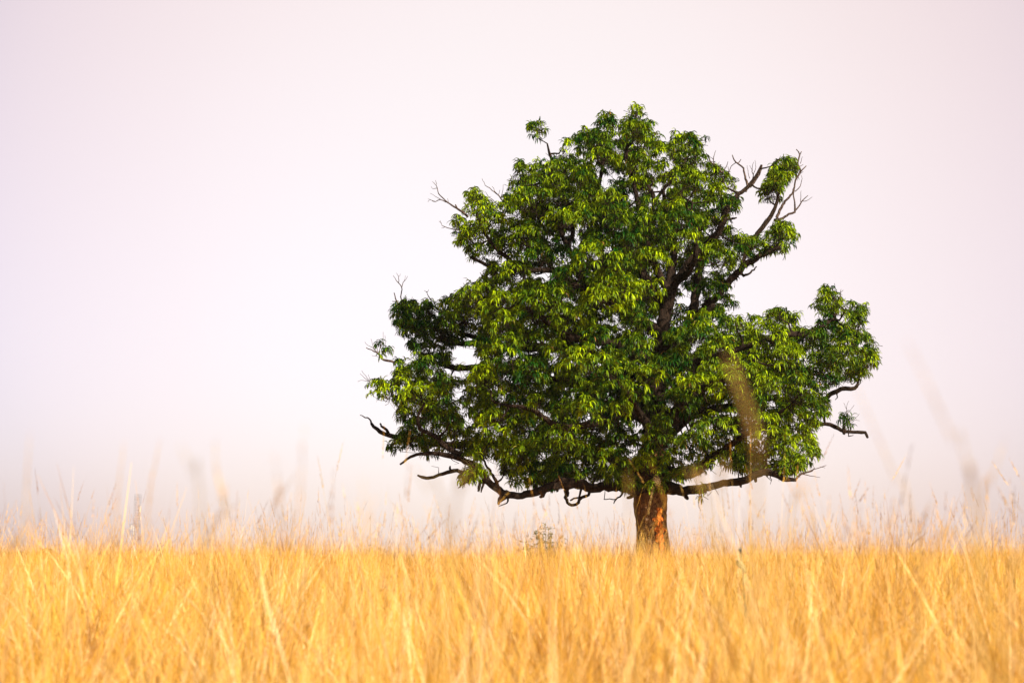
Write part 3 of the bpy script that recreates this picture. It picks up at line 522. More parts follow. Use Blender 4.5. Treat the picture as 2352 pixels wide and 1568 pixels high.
def leaves(ros, rax, rt, nmin, nmax, Lr, wr, nseg=4, droop=.55):
    cnt = R.integers(nmin, nmax, len(ros)); ri = np.repeat(np.arange(len(ros)), cnt); n = len(ri)
    a = rax[ri]; ref = R.normal(0, 1, (n, 3))
    s = np.cross(a, ref); s /= np.linalg.norm(s, axis=1, keepdims=True)
    el = R.uniform(-.1, 1.0, n)[:, None]
    d = s * np.cos(el) + a * np.sin(el)
    L = R.uniform(*Lr, n)[:, None]; Wd = R.uniform(*wr, n)[:, None]
    side = np.cross(d, np.array([0, 0, 1.0])); side /= np.linalg.norm(side, axis=1, keepdims=True) + 1e-6
    side += R.normal(0, .28, side.shape); side /= np.linalg.norm(side, axis=1, keepdims=True)
    p = ros[ri] + R.normal(0, .02, (n, 3)); dr = droop * R.uniform(.6, 1.5, n)[:, None]
    prof = [.18, .85, 1.0, .72, .04] if nseg == 4 else [.2, 1.0, .8, .05]
    V = []; 
    up0 = np.cross(side, d)
    for k in range(nseg + 1):
        w_ = Wd * prof[k] * .5
        up = np.cross(side, d); up /= np.linalg.norm(up, axis=1, keepdims=True) + 1e-6
        V.append(np.stack([p - side * w_ + up * w_ * .8, p - up * w_ * .1, p + side * w_ + up * w_ * .8], 1))
        p = p + d * L / nseg
        d = d + np.array([0, 0, -1.0]) * dr; d /= np.linalg.norm(d, axis=1, keepdims=True)
    V = np.stack(V, 1)                       # n, nseg+1, 3, 3
    nv = (nseg + 1) * 3
    f = []
    for k in range(nseg):
        b = k * 3; f += [[b, b + 1, b + 4, b + 3], [b + 1, b + 2, b + 5, b + 4]]
    F = (np.arange(n)[:, None, None] * nv + np.array(f)[None]).reshape(-1, 4)
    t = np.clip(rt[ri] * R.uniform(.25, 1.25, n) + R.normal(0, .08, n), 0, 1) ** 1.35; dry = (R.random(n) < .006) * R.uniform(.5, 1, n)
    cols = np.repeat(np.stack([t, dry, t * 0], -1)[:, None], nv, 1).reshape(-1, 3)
    return V.reshape(-1, 3), F, cols
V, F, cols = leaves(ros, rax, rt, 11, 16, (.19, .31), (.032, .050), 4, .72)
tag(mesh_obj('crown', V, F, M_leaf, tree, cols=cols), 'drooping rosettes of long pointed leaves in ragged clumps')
print('leaf faces', len(F))

# branches from the boughs to every clump, then twigs to every rosette
def branches():
    order = np.argsort([np.min(np.sum((SKp - c) ** 2, 1)) for c in CL])
    nodes = list(SKp[::2]); nr = list(SK[::2, 3]); grp = [-1] * len(nodes); G = []
    for ci in order:
        c = CL[ci]; A = np.array(nodes); dv = c - A; dist = np.linalg.norm(dv, axis=1)
        cost = dist + .25 * np.maximum(0, A[:, 2] - c[2]); k = int(np.argmin(cost)); a = A[k]
        L = dist[k]
        if grp[k] < 0: G.append(Tubes()); g = len(G) - 1
        else: g = grp[k]
        mid = (a + c) / 2 + R.normal(0, .10 * L, 3) + np.array([0, 0, -.10 * L]); m2 = a * .25 + c * .75 + R.normal(0, .06 * L, 3)
        r0 = min(nr[k] * .75, .016 + .018 * L + .008); s = spline(np.array([[*a, r0], [*mid, r0 * .75], [*m2, r0 * .55], [*c, r0 * .4 + .004]]), .25)
        s[1:-1, :3] += R.normal(0, .015, s[1:-1, :3].shape)
        G[g].add(s[:, :3], s[:, 3], 6, .08)
        for q in s[2:]: nodes.append(q[:3]); nr.append(q[3]); grp.append(g)
    G.sort(key=lambda t: -t.n); rest = Tubes()
    for t in G[:90]: t.build('branch', M_bark, tree)
    for t in G[90:]:
        for V_, F_ in ((np.concatenate(t.V), np.concatenate(t.F)),): rest.V.append(V_); rest.F.append(F_ + rest.n); rest.n += len(V_)
    if rest.n: tag(rest.build('small_branches', M_bark, tree), 'short thin side branches inside the crown', None, None, 'stuff')
    # twigs
    a = CL[rcl] + R.normal(0, .12, (len(ros), 3)); b = ros
    t = b - a; t /= np.linalg.norm(t, axis=1, keepdims=True) + 1e-6
    u = np.cross(t, R.normal(0, 1, t.shape)); u /= np.linalg.norm(u, axis=1, keepdims=True); v = np.cross(t, u)
    mid = (a + b) / 2 + np.array([0, 0, -.06]) + R.normal(0, .03, a.shape)
    V = []
    for p, r in ((a, .010), (mid, .008), (b, .005)):
        for k in range(3):
            g = k * 2.094; V.append(p + (u * math.cos(g) + v * math.sin(g)) * r)
    V = np.stack(V, 1); f = []
    for q in range(2):
        for k in range(3): f.append([q * 3 + k, q * 3 + (k + 1) % 3, q * 3 + 3 + (k + 1) % 3, q * 3 + 3 + k])
    F = (np.arange(len(a))[:, None, None] * 9 + np.array(f)[None]).reshape(-1, 4)
    tag(mesh_obj('twigs', V.reshape(-1, 3), F, M_bark, tree), 'fine twigs carrying the leaf rosettes', None, None, 'stuff')
branches()

# ------------------------------------------------------------------ grass: one mass of tufts
def blade(V, F, Cc, base, h, lean, az, w, tint, green=0., seg=5, bend=1.6, face=None):
    """one curved blade; returns its tip and direction"""
    fa = rnd.uniform(0, PI) if face is None else face
    sx, sy = math.cos(fa), math.sin(fa)
    p = np.array([base[0], base[1], 0.]); ang = lean * .35; b0 = len(V)
    for k in range(seg + 1):
        t = k / seg; ww = w * (1 - t ** 2.2) * .5 + .0004
        V.append((p[0] - sx * ww, p[1] - sy * ww, p[2])); V.append((p[0] + sx * ww, p[1] + sy * ww, p[2]))
        Cc.append((tint, green, 0)); Cc.append((tint, green, 0))
        if k < seg:
            ang = lean * (.35 + (1.0 + bend * .4) * t ** bend)
            d = np.array([math.sin(ang) * math.cos(az), math.sin(ang) * math.sin(az), math.cos(ang)]); p = p + d * h / seg
            i = b0 + k * 2; F.append((i, i + 1, i + 3, i + 2))
    return p, d
def seed_head(V, F, Cc, p, d, L, w, tint, n=4):
    """a narrow spike: overlapping pointed spikelets round the stem"""
    m = int(L / .011)
    for k in range(m):
        t = k / m; q = p + d * L * t; a = rnd.uniform(0, 6.28)
        u = np.cross(d, [math.cos(a), math.sin(a), .3]); u /= np.linalg.norm(u)
        v = np.cross(d, u); sp = w * (1 - .75 * t) * rnd.uniform(.7, 1.2)
        l = d * rnd.uniform(.018, .03) + u * sp * .8
        b = len(V)
        for x in (q, q + l * .5 + v * sp * .38, q + l, q + l * .5 - v * sp * .38): V.append(tuple(x)); Cc.append((tint, 0, 0))
        F.append((b, b + 1, b + 2, b + 3))
    return p + d * L
tufts = bpy.data.collections.new('tuft_shapes')
def make_tuft(kind, i):
    V, F, Cc = [], [], []
    green = 0
    if kind == 'leafy':
        main_az = rnd.uniform(0, 6.28)
        for k in range(120):
            r = .20 * math.sqrt(rnd.random()); a = rnd.uniform(0, 6.28); g = 0 if rnd.random() > .07 else rnd.uniform(.3, .9)
            blade(V, F, Cc, (r * math.cos(a), r * math.sin(a)), rnd.uniform(.65, 1.22) * (1 if rnd.random() < .7 else .75), abs(rnd.gauss(.26, .34)), a + rnd.gauss(0, 1.3), rnd.uniform(.003, .0085), rnd.betavariate(2, 2), g)
        for k in range(7):
            r = .14 * math.sqrt(rnd.random()); a = rnd.uniform(0, 6.28)
            p, d = blade(V, F, Cc, (r * math.cos(a), r * math.sin(a)), rnd.uniform(1.0, 1.3), abs(rnd.gauss(.08, .12)), a, .003, rnd.uniform(.3, .8), 0, 6, 2)
            seed_head(V, F, Cc, p, d, rnd.uniform(.08, .15), .006, rnd.uniform(0, .35))
    elif kind == 'stalky':
        for k in range(9):
            r = .22 * math.sqrt(rnd.random()); a = rnd.uniform(0, 6.28)
            p, d = blade(V, F, Cc, (r * math.cos(a), r * math.sin(a)), rnd.uniform(1.2, 1.75), abs(rnd.gauss(.12, .14)), a, .0034, rnd.uniform(.3, .9), 0, 7, 2.4)
            seed_head(V, F, Cc, p, d, rnd.uniform(.10, .20), .008, rnd.uniform(0, .45))
        for k in range(26):
            r = .2 * math.sqrt(rnd.random()); a = rnd.uniform(0, 6.28)
            blade(V, F, Cc, (r * math.cos(a), r * math.sin(a)), rnd.uniform(.9, 1.55), abs(rnd.gauss(.2, .2)), a + rnd.gauss(0, .8), rnd.uniform(.003, .006), rnd.betavariate(2, 2))
    elif kind == 'broken':      # tangled, folded straw filling the lower layers
        for k in range(90):
            r = .25 * math.sqrt(rnd.random()); a = rnd.uniform(0, 6.28)
            blade(V, F, Cc, (r * math.cos(a), r * math.sin(a)), rnd.uniform(.7, 1.4), rnd.uniform(.15, .9), rnd.uniform(0, 6.28), rnd.uniform(.003, .009), rnd.betavariate(2, 2.2), 0, 6, 1.2)
    o = mesh_obj('grass_tuft_' + kind, np.array(V), F, M_grass, None, True, np.array(Cc), link=False); tufts.objects.link(o); return o
for i in range(6): make_tuft('leafy', i)
for i in range(4): make_tuft('stalky', i)
for i in range(4): make_tuft('broken', i)
NT = 13
def grass():
    pts = []
    def band(y0, y1, dens, half):
        n = int(dens * (half(y0) + half(y1)) * (y1 - y0)); y = y0 + (y1 - y0) * R.random(n); x = R.uniform(-1, 1, n) * half(y); pts.append(np.stack([x, y, 0 * x], -1))
    hf = lambda y: .50 * y + 3
    band(1.7, 3, 11, hf); band(3, 6, 11, hf); band(6, 14, 11, hf); band(14, 30, 9, hf); band(30, 70, 5, hf); band(70, 78, 4, hf); band(60, 120, 1.6, hf); band(120, 320, .35, hf)
    band(-6, 1.7, 3, lambda y: 6 + 0 * y)
    p = np.concatenate(pts)
    # keep clear the camera's own spot and the trunk
    dcam = np.hypot(p[:, 0], p[:, 1]); p = p[(dcam > 1.6)]
    p = p[np.hypot(p[:, 0] - tbase[0], p[:, 1] - TY) > .75]
    x, y = p[:, 0], p[:, 1]
    pn = lambda f, q: .5 + .25 * (np.sin(x * f + 1.7 * np.sin(y * f * .6 + q)) + np.sin(y * f * .8 - x * f * .35 + 2.1 * q))
    cl = pn(2.6, 1.0) * .6 + pn(1.1, 2.3) * .4
    keep = R.random(len(p)) < np.clip(.35 + 1.1 * cl, 0, 1); p = p[keep]; x, y = x[keep], y[keep]; n = len(p)
    patch = pn(.8, .4)[:n] if False else .5 + .25 * (np.sin(x * .8 + 1.7 * np.sin(y * .5)) + np.sin(y * .7 - x * .3 + .9))
    # tuft shapes come in the order of their names: 0-3 broken, 4-9 leafy, 10-13 stalky
    idx = np.where(R.random(n) < .42, R.integers(4, 10, n), np.where(R.random(n) < .36, R.integers(10, 14, n), R.integers(0, 4, n)))
    idx = np.where((y < 3.6) & (idx >= 10), R.integers(0, 4, n), idx)
    scl = R.normal(1.0, .15, n) - .05 * np.clip((y - 26) / 10, 0, 1) - .02 + .46 * (patch - .5) + np.where((y > 7) & (y < 45) & (R.random(n) < .09), .22, 0) + np.where((y > 6) & (y < 40) & (R.random(n) < .2), .13, 0)
    scl = np.where(idx < 10, np.minimum(scl, (1.26 + .017 * y) / 1.27 + R.normal(0, .10, n)), scl)
    scl = np.where(idx >= 10, np.minimum(scl, (1.40 + .020 * y) / 1.7 + R.normal(0, .05, n)), scl)
    scl = np.where(y < 5, scl * (.93 + .014 * y), scl)
    scl = scl + .05 * np.sin(x * .21 + 1.3 * np.sin(y * .09)) * np.cos(y * .13)
    scl = scl + np.where((y > 5) & (y < 50) & (R.random(n) < .05), .3, 0)
    scl = np.clip(scl, .5, 1.42)
    p[:, 2] = gz(y) - .02
    rot = np.stack([R.normal(0, .26, n), R.normal(0, .26, n), R.uniform(0, 6.28, n)], -1)
    me = bpy.data.meshes.new('grass'); me.vertices.add(n); me.vertices.foreach_set('co', p.astype(np.float32).ravel())
    a = me.attributes.new('rot', 'FLOAT_VECTOR', 'POINT'); a.data.foreach_set('vector', rot.astype(np.float32).ravel())
    a = me.attributes.new('scl', 'FLOAT', 'POINT'); a.data.foreach_set('value', scl.astype(np.float32))
    a = me.attributes.new('idx', 'INT', 'POINT'); a.data.foreach_set('value', idx.astype(np.int32))
    o = bpy.data.objects.new('grass', me); C.objects.link(o)
    g = bpy.data.node_groups.new('grass_tufts', 'GeometryNodeTree')
    g.interface.new_socket('Geometry', in_out='INPUT', socket_type='NodeSocketGeometry'); g.interface.new_socket('Geometry', in_out='OUTPUT', socket_type='NodeSocketGeometry')
    gi = g.nodes.new('NodeGroupInput'); go = g.nodes.new('NodeGroupOutput')
    ip = g.nodes.new('GeometryNodeInstanceOnPoints'); cin = g.nodes.new('GeometryNodeCollectionInfo')
    cin.inputs['Collection'].default_value = tufts; cin.inputs['Separate Children'].default_value = True; cin.inputs['Reset Children'].default_value = True
    def na(nm, ty):
        q = g.nodes.new('GeometryNodeInputNamedAttribute'); q.data_type = ty; q.inputs['Name'].default_value = nm
        return [s_ for s_ in q.outputs if s_.enabled and s_.name == 'Attribute'][0]
    m2p = g.nodes.new('GeometryNodeMeshToPoints')
    g.links.new(gi.outputs[0], m2p.inputs[0]); g.links.new(m2p.outputs[0], ip.inputs['Points']); g.links.new(cin.outputs[0], ip.inputs['Instance'])
    ip.inputs['Pick Instance'].default_value = True
    g.links.new(na('idx', 'INT'), ip.inputs['Instance Index'])
    er = g.nodes.new('FunctionNodeEulerToRotation'); g.links.new(na('rot', 'FLOAT_VECTOR'), er.inputs[0]); g.links.new(er.outputs[0], ip.inputs['Rotation'])
    g.links.new(na('scl', 'FLOAT'), ip.inputs['Scale']); g.links.new(ip.outputs[0], go.inputs[0])
    md = o.modifiers.new('tufts', 'NODES'); md.node_group = g
    tag(o, 'waist high dry golden grass with reddish seed heads covering the whole field', None, None, 'stuff')
    print('tufts', n)
grass()

# ------------------------------------------------------------------ tall near stalks that stand out above the field, one thing each
def stalk(label, pxs, Y, wst=.0045, hl=.16, hw=.010, head=True, leafy=0, ribbon=0):
    """pxs: photo points from the tip down; the stem goes on to the ground below the last"""
    q = [P(x, y, Y) for x, y in pxs][::-1]
    top_dir = q[-1] - q[-2]; top_dir /= np.linalg.norm(top_dir)
    low = q[0]; d0 = (q[1] - q[0]); d0 /= np.linalg.norm(d0)
    foot = np.array([low[0] - d0[0] * low[2] * .35, Y, float(gz(Y))]); mid = (foot + low) / 2 + np.array([(low[0] - foot[0]) * .12, 0, 0])
    o = empty('grass_stalk', tuple(foot), label, 'grass stalk', 'tall seed stalks standing above the grass')
    pts = np.array([foot, mid, *q]); r = np.linspace(wst * .4, wst * .16, len(pts)); s = spline(np.c_[pts, r], .06)
    tb = Tubes(); tb.add(s[:, :3], s[:, 3], 5, 0); st = tb.build('stem', M_stalk, o)
    if head:
        V, F, Cc = [], [], []
        L = hl; n = int(L / .006)
        # spikelets along the last stretch of the stem
        cum = np.cumsum(np.r_[0, np.linalg.norm(np.diff(s[:, :3], axis=0), axis=1)]); tot = cum[-1]
        for k in range(n):
            t = k / n; ss = tot - L * (1 - t); p = np.array([np.interp(ss, cum, s[:, i]) for i in range(3)])
            a = rnd.uniform(0, 6.28); u = np.cross(top_dir, [math.cos(a), math.sin(a), .2]); u /= np.linalg.norm(u); v = np.cross(top_dir, u)
            sp = hw * .3 * (1 - .7 * t) * (0.5 + min(.5, t * 3)) * rnd.uniform(.7, 1.2); l = top_dir * rnd.uniform(.02, .032) + u * sp
            b = len(V); tint = rnd.uniform(.2, .8)
            for x in (p, p + l * .5 + v * sp * .5, p + l, p + l * .5 - v * sp * .5): V.append(tuple(x)); Cc.append((tint, 0, 0))
            F.append((b, b + 1, b + 2, b + 3))
        mesh_obj('seed_head', np.array(V), F, M_seed, o, True, np.array(Cc))
    if ribbon:       # a dry leaf blade growing on along the top of the stem
        cum = np.cumsum(np.r_[0, np.linalg.norm(np.diff(s[:, :3], axis=0), axis=1)]); tot = cum[-1]; V, F, Cc = [], [], []
        for k in range(17):
            t = k / 16; ss = tot - hl * (1 - t); p = np.array([np.interp(ss, cum, s[:, i]) for i in range(3)]); ww = ribbon * .38 * math.sin(PI * (.12 + .88 * t)) ** .6
            nx = np.array([top_dir[2], 0, -top_dir[0]]); V += [tuple(p - nx * ww + [0, .004, 0]), tuple(p + nx * ww - [0, .004, 0])]; Cc += [(.55, 0, 0)] * 2
            if k < 16: F.append((2 * k, 2 * k + 1, 2 * k + 3, 2 * k + 2))
        mesh_obj('leaf', np.array(V), F, M_stalk, o, True, np.array(Cc))
    for k in range(leafy):
        V, F, Cc = [], [], []; t = .35 + .2 * k; j = int(t * (len(s) - 1)); az = rnd.choice([0, PI]) + rnd.gauss(0, .3)
        blade(V, F, Cc, (0, 0), .4, .8, az, .009, .6); V = np.array(V) + s[j, :3]; mesh_obj('leaf', V, F, M_grass, o, True, np.array(Cc))
ST = [
 ('very faint thin stalk nearest the left edge of the photo', [(68,1008),(62,1080),(58,1170)], 2.6, .0035, .12, .006),
 ('blurred upright stalk left of the lattice mast', [(283,1030),(272,1120),(264,1230)], 3.0, .0042, .17, .010),
 ('blurred upright stalk right of the lattice mast, leaning right', [(365,1022),(352,1090),(336,1200)], 3.2, .0042, .17, .011),
 ('broad washed out leaning stalk beside the pale kinked stalk', [(416,1025),(442,1090),(462,1180)], 1.7, .004, .14, .006, False, 0, .003),
 ('pale upright stalk with a kinked head standing alone left of centre', [(495,1018),(496,1080),(512,1160),(520,1220)], 2.4, .004, .16, .010),
 ('stalk tilted steeply right between the mast and the tree', [(672,1096),(648,1140),(620,1190)], 3.4, .004, .12, .010),
 ('grey blurred stalk leaning right in front of the left grass edge', [(540,1158),(510,1190),(480,1235)], 3.6, .005, .16, .012),
 ('dark blurred stalk leaning right at the left edge of the grass', [(66,1210),(40,1255),(14,1310)], 2.7, .006, .22, .014),
 ('brown blurred stalk slanting over the grass below the mast', [(205,1270),(185,1310),(160,1370)], 2.6, .006, .2, .013),
 ('thin reddish stalk bent left, sharp, left of the tree', [(898,1152),(925,1185),(938,1230)], 9, .005, .3, .012),
 ('soft pinkish stalk crossing below the lowest left bough', [(948,1065),(985,1130),(1030,1200)], 1.9, .004, .16, .006, False, 0, .0034),
 ('ghostly upright pale stalk under the left side of the crown', [(1078,1062),(1060,1130),(1040,1210)], 1.6, .005, .13, .006, False, 0, .0034),
 ('pale stalk overlapping the left edge of the trunk', [(1440,1085),(1443,1130),(1446,1180)], 2.0, .004, .11, .006, False, 0, .0028),
 ('short soft stalk leaning left in front of the right hand bough', [(1578,1070),(1602,1120),(1625,1165)], 1.9, .004, .12, .006, False, 0, .0035),
 ('upright soft stalk crossing the right hand bough', [(1665,1062),(1658,1110),(1652,1170)], 1.7, .0035, .10, .006, False, 0, .003),
 ('broad golden plume curving down over the right half of the crown', [(1668,812),(1696,880),(1720,950),(1736,1010),(1742,1070),(1738,1140)], 1.35, .005, .14, .01, False, 0, .0062),
 ('narrow dark stalk bending left, just right of the crown', [(1972,900),(2015,1000),(2060,1105),(2100,1215)], 2.1, .0035, .14, .007, True),
 ('tallest pale stalk leaning left, far right of the crown', [(2092,800),(2135,890),(2190,1015),(2235,1130)], 1.6, .003, .12, .006, True),
 ('greyish stalk tilted right near the right edge', [(2304,1022),(2275,1110),(2248,1215)], 2.2, .004, .12, .007, True),
 ('faint pale upright stalk between the two leaning stalks at the right', [(2226,1060),(2232,1120),(2236,1190)], 1.6, .003, .1, .006, False, 0, .0028),
 ('dark upright seed head sharp against the sky, right of the trunk', [(1864,1158),(1867,1195),(1873,1240)], 4.6, .0055, .18, .015),
 ('soft stalk tilted right beyond the tip of the lowest right bough', [(1862,1120),(1838,1155),(1812,1200)], 2.3, .004, .10, .008, True),
 ('soft upright stalk just left of the greyish tilted stalk', [(2135,1155),(2128,1190),(2118,1240)], 3.8, .005, .16, .012),
 ('dry stalk leaning hard left low at the right side', [(2088,1330),(2140,1290),(2230,1240)], 2.6, .006, .2, .014),
 ('brown stalk tilted right at the lower right corner', [(2352,1240),(2335,1300),(2318,1370)], 2.3, .006, .2, .014),
 ('bent stalk in the middle of the lower right grass', [(1815,1290),(1760,1330),(1715,1385)], 3.2, .005, .2, .012),
]
for a in ST: stalk(*a)

# ------------------------------------------------------------------ small shrub left of the trunk
def shrub(name, label, cx, w, top, Y, nst, m, mstem, L, seed, group=None, leafn=(5, 9), low=1300):
    base = P(cx, 1285, Y); base[2] = float(gz(Y))
    o = empty(name, tuple(base), label, 'shrub', group)
    rs = random.Random(seed); tb = Tubes(); rr = []; ra = []; rtn = []
    for k in range(nst):
        f = rs.uniform(-1, 1); x = cx + f * w; y = top + (abs(f) ** 1.8) * (1262 - top) * .8 + rs.uniform(0, 18)
        tip = P(x, y, Y + rs.uniform(-.5, .5)); b0 = base + np.array([rs.uniform(-.1, .1), rs.uniform(-.1, .1), 0])
        mid = b0 * .45 + tip * .55 + np.array([0, 0, .1])
        s = spline(np.array([[*b0, .012], [*mid, .008], [*tip, .003]]), .1); tb.add(s[:, :3], s[:, 3], 5, 0)
        nL = int(len(s) * .75)
        for j in range(len(s) - nL, len(s)):
            if rs.random() < .75: rr.append(s[j, :3] + np.array([rs.gauss(0, .03), rs.gauss(0, .03), rs.gauss(0, .03)])); ra.append((rs.gauss(0, .4), rs.gauss(0, .4), 1)); rtn.append(rs.random())
    tb.build('stems', mstem, o)
    ra = np.array(ra); ra /= np.linalg.norm(ra, axis=1, keepdims=True)
    V, F, c = leaves(np.array(rr), ra, np.array(rtn), 2, 5, L, (L[0] * .22, L[1] * .25), 3, .2)
    mesh_obj('foliage', V, F, m, o, cols=c)
shrub('shrub', 'sparse leafy olive green shrub poking above the grass left of the trunk', 1252, 52, 1204, 43, 38, M_shrub, M_green, (.08, .14), 5)
shrub('shrub', 'low brownish bush half sunk in the grass under the left end of the crown', 858, 26, 1252, 60, 22, M_shrub, M_green, (.07, .13), 6)
shrub('shrub', 'tiny dark seeded weed clump in the grass between the mast and the tree', 372, 9, 1250, 30, 10, M_shrub, M_green, (.04, .07), 8)

# weed with a dark pod right of the trunk
def pod_weed():
    Y = 9.0; base = P(1712, 1285, Y); base[2] = 0
    o = empty('pod_weed', tuple(base), 'small weed with one dark pod and a limp olive leaf, right of the trunk', 'weed')
    top = P(1702, 1270, Y); tb = Tubes(); s = spline(np.array([[*base, .006], [*(base * .5 + top * .5 + np.array([.02, 0, 0])), .005], [*top, .004]]), .05); tb.add(s[:, :3], s[:, 3], 6, 0); tb.build('stem', M_green, o)
    tb = Tubes(); d = np.array([-.25, 0, 1.0]); d /= np.linalg.norm(d); t = np.linspace(0, 1, 9)
    tb.add(np.array([top + d * .032 * k for k in t]), .013 * np.sin(PI * (t * .86 + .07)) ** .7 * (0.45 + .55 * t), 10, .05); tb.build('pod', M_pod, o)
    a = P(1694, 1287, Y); b = P(1712, 1318, Y); n = 8; V = []; F = []
    for k in range(n + 1):
        t = k / n; c = a * (1 - t) + b * t; ww = .028 * math.sin(PI * (t * .9 + .08)); V += [(c[0] - ww, c[1] - .02, c[2] + .01), (c[0], c[1] - .03, c[2]), (c[0] + ww, c[1] - .015, c[2] + .004)]
    for k in range(n): i = k * 3; F += [(i, i + 1, i + 4, i + 3), (i + 1, i + 2, i + 5, i + 4)]
    mesh_obj('leaf', np.array(V), F, M_olive, o)
pod_weed()

# ------------------------------------------------------------------ lattice mast far away
def box(V, F, c, s, rz=0):
    b = len(V); ca, sa = math.cos(rz), math.sin(rz)
    for dz in (-1, 1):
        for dx, dy in ((-1, -1), (1, -1), (1, 1), (-1, 1)):
            x, y = dx * s[0] / 2, dy * s[1] / 2; V.append((c[0] + x * ca - y * sa, c[1] + x * sa + y * ca, c[2] + dz * s[2] / 2))
    for f in ((0, 3, 2, 1), (4, 5, 6, 7), (0, 1, 5, 4), (1, 2, 6, 5), (2, 3, 7, 6), (3, 0, 4, 7)): F.append(tuple(b + k for k in f))
def mast():
    Y = 600.0; sc_ = Y / FPX
    base = P(311, 1285, Y); base[2] = 0
    o = empty('lattice_mast', tuple(base), 'distant grey steel lattice telecom mast with pale antennas at the left horizon', 'mast')
    top = P(311, 1135, Y)[2]; hw_t, hw_b = 6.2 * sc_, 9.5 * sc_
    z = np.linspace(0, top, 27); tb = Tubes()
    def corner(k, zz): h = hw_b + (hw_t - hw_b) * min(1, zz / (top * .75)); return np.array([base[0] + (-1, 1, 1, -1)[k] * h, Y + (-1, -1, 1, 1)[k] * h, zz])
    for k in range(4): tb.add(np.array([corner(k, q) for q in z]), np.full(len(z), .038), 6)
    for i in range(len(z) - 1):
        for k in range(4):
            k2 = (k + 1) % 4; tb.add(np.array([corner(k, z[i]), corner(k2, z[i + 1])]), [.018, .018], 4); tb.add(np.array([corner(k, z[i + 1]), corner(k2, z[i + 1])]), [.022, .022], 4)
    tb.build('lattice', M_steel, o)
    lad = Tubes(); 
    for dx in (-.35, .35): lad.add(np.array([[base[0] + dx, Y, 0], [base[0] + dx, Y, top * .96]]), [.02, .02], 5)
    for q in np.arange(.5, top * .95, 1.2): lad.add(np.array([[base[0] - .35, Y, q], [base[0] + .35, Y, q]]), [.018, .018], 4)
    lad.build('ladder', M_red, o)
    def frame(px, y0, y1, label):
        t = Tubes(); x = P(px, y0, Y)[0]; z1 = P(px, y0, Y)[2]; z0 = P(px, y1, Y)[2]
        t.add(np.array([[x, Y - 1, z0], [x, Y - 1, z1]]), [.05, .05], 6)
        for q in np.linspace(z0, z1, 4): t.add(np.array([[x, Y - 1, q], [base[0], Y - .9, q]]), [.03, .03], 4); t.add(np.array([[x, Y + 1, q], [base[0], Y + .9, q]]), [.03, .03], 4)
        t.add(np.array([[x, Y + 1, z0], [x, Y + 1, z1]]), [.05, .05], 6)
        for q in (z0, z1): t.add(np.array([[x, Y - 1, q], [x, Y + 1, q]]), [.03, .03], 4); t.build('antenna_frame', M_steel, o)
    frame(320, 1162, 1192, ''); frame(321, 1203, 1211, ''); frame(299, 1203, 1228, ''); frame(318, 1137, 1150, '')
    def panel(px, y0, y1, dy):
        a = P(px, y0, Y + dy); b = P(px, y1, Y + dy); V, F = [], []
        box(V, F, (a[0], Y + dy, (a[2] + b[2]) / 2), (.32, .2, a[2] - b[2])); box(V, F, (a[0], Y + dy + .2, (a[2] + b[2]) / 2), (.12, .2, (a[2] - b[2]) * .8)); mesh_obj('panel_antenna', np.array(V), F, M_panel, o, False)
    panel(322.8, 1161, 1176, -1.3); panel(321.5, 1166, 1175, -1.7); panel(322.9, 1186, 1192, -1.3); panel(302.8, 1205, 1214, -1.6); panel(306.8, 1208, 1219, -1.8); panel(306.5, 1221, 1226.5, -1.6); panel(298.5, 1210, 1216, -1.3)
mast()

# ------------------------------------------------------------------ far house and far trees on the horizon
def house():
    Y = 420.0; c = P(290, 1285, Y); c[2] = 0; w_, d_, h = 4.6, 5.0, 3.0
    o = empty('farm_house', tuple(c), 'tiny whitewashed house half hidden in the grass at the foot of the mast', 'house')
    V, F = [], []; box(V, F, (c[0], Y, h / 2), (w_, d_, h)); mesh_obj('wall', np.array(V), F, M_white, o, False)
    V = [(c[0] - w_/2 - .3, Y - d_/2 - .3, h), (c[0] + w_/2 + .3, Y - d_/2 - .3, h), (c[0] + w_/2 + .3, Y + d_/2 + .3, h), (c[0] - w_/2 - .3, Y + d_/2 + .3, h), (c[0] - w_/2, Y, h + .9), (c[0] + w_/2, Y, h + .9)]
    V = np.array(V, float); V[:, 2] += .003
    mesh_obj('roof', V, [(0, 1, 5, 4), (2, 3, 4, 5), (0, 4, 3), (1, 2, 5), (0, 3, 2, 1)], M_roof, o, False)
    for dx in (-1.2, 1.2):
        V, F = [], []; box(V, F, (c[0] + dx, Y - d_ / 2 - .02, 1.8), (.8, .06, .9)); mesh_obj('window', np.array(V), F, M_dark, o, False)
    V, F = [], []; box(V, F, (c[0], Y - d_ / 2 - .02, 1.0), (.9, .06, 2.0)); mesh_obj('door', np.array(V), F, M_dark, o, False)
house()
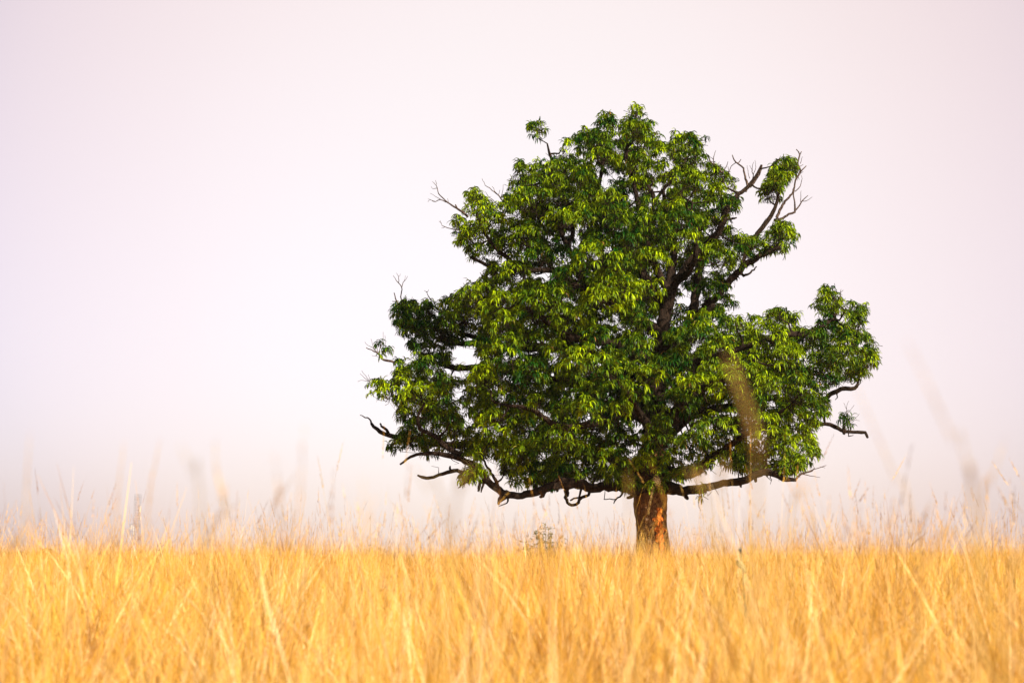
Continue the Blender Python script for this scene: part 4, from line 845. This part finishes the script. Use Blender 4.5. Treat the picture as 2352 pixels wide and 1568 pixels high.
def far_tree(px, top, wpx, Y, label, seed):
    global R
    rs = np.random.default_rng(seed)
    base = P(px, 1285, Y); base[2] = 0; t = P(px, top, Y)[2]; w_ = wpx / FPX * Y
    o = empty('distant_tree', tuple(base), label, 'tree', 'low trees on the far horizon')
    tb = Tubes(); tb.add(np.array([base, base + [.1, 0, t * .3], base + [-.05, 0, t * .7]]), [t * .035, t * .028, t * .01], 8, .1)
    for k in range(6):
        a = rs.uniform(0, 6.28); tb.add(np.array([base + [0, 0, t * .3], base + [math.cos(a) * w_ * .3, math.sin(a) * w_ * .3, t * rs.uniform(.5, .8)]]), [t * .018, t * .006], 6)
    tb.build('trunk', M_bark, o)
    cl = np.stack([rs.uniform(-1, 1, 26) * w_ * .42, rs.uniform(-1, 1, 26) * w_ * .35, rs.uniform(.3, .9, 26) * t], -1)
    cl[:, 2] -= (np.abs(cl[:, 0]) / w_) ** 2 * t * .6
    n = 900; ci = rs.integers(0, 26, n); v = rs.normal(0, 1, (n, 3)); v /= np.linalg.norm(v, axis=1, keepdims=True)
    p = base + cl[ci] + v * t * .14 * rs.uniform(.5, 1, (n, 1)); p[:, 2] = np.clip(p[:, 2], .2, t)
    ax = v + [0, 0, .6]; ax /= np.linalg.norm(ax, axis=1, keepdims=True)
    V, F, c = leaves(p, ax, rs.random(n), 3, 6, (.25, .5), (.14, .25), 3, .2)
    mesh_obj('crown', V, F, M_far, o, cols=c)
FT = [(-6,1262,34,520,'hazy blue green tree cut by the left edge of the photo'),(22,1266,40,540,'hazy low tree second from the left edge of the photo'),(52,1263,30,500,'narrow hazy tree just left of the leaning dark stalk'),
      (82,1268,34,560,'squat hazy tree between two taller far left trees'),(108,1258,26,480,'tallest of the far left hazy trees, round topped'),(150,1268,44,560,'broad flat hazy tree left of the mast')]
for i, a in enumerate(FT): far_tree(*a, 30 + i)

# ------------------------------------------------------------------ haze
USE_HAZE = True
if USE_HAZE:
    x0, x1, y0, y1, z0, z1 = -420, 420, -12, 760, -1.1, 40
    V, F = [], []; box(V, F, ((x0 + x1) / 2, (y0 + y1) / 2, (z0 + z1) / 2), (x1 - x0, y1 - y0, z1 - z0))
    m = bpy.data.materials.new('haze_air'); m.use_nodes = True; t = m.node_tree; t.nodes.clear()
    pv = t.nodes.new('ShaderNodeVolumePrincipled'); pv.inputs['Color'].default_value = (.95, .92, .94, 1); pv.inputs['Density'].default_value = 0.00013; pv.inputs['Anisotropy'].default_value = .2
    o_ = t.nodes.new('ShaderNodeOutputMaterial'); t.links.new(pv.outputs[0], o_.inputs['Volume'])
    tag(mesh_obj('haze', np.array(V), F, m, None, False), 'thin pale haze in the air over the field', None, None, 'stuff')
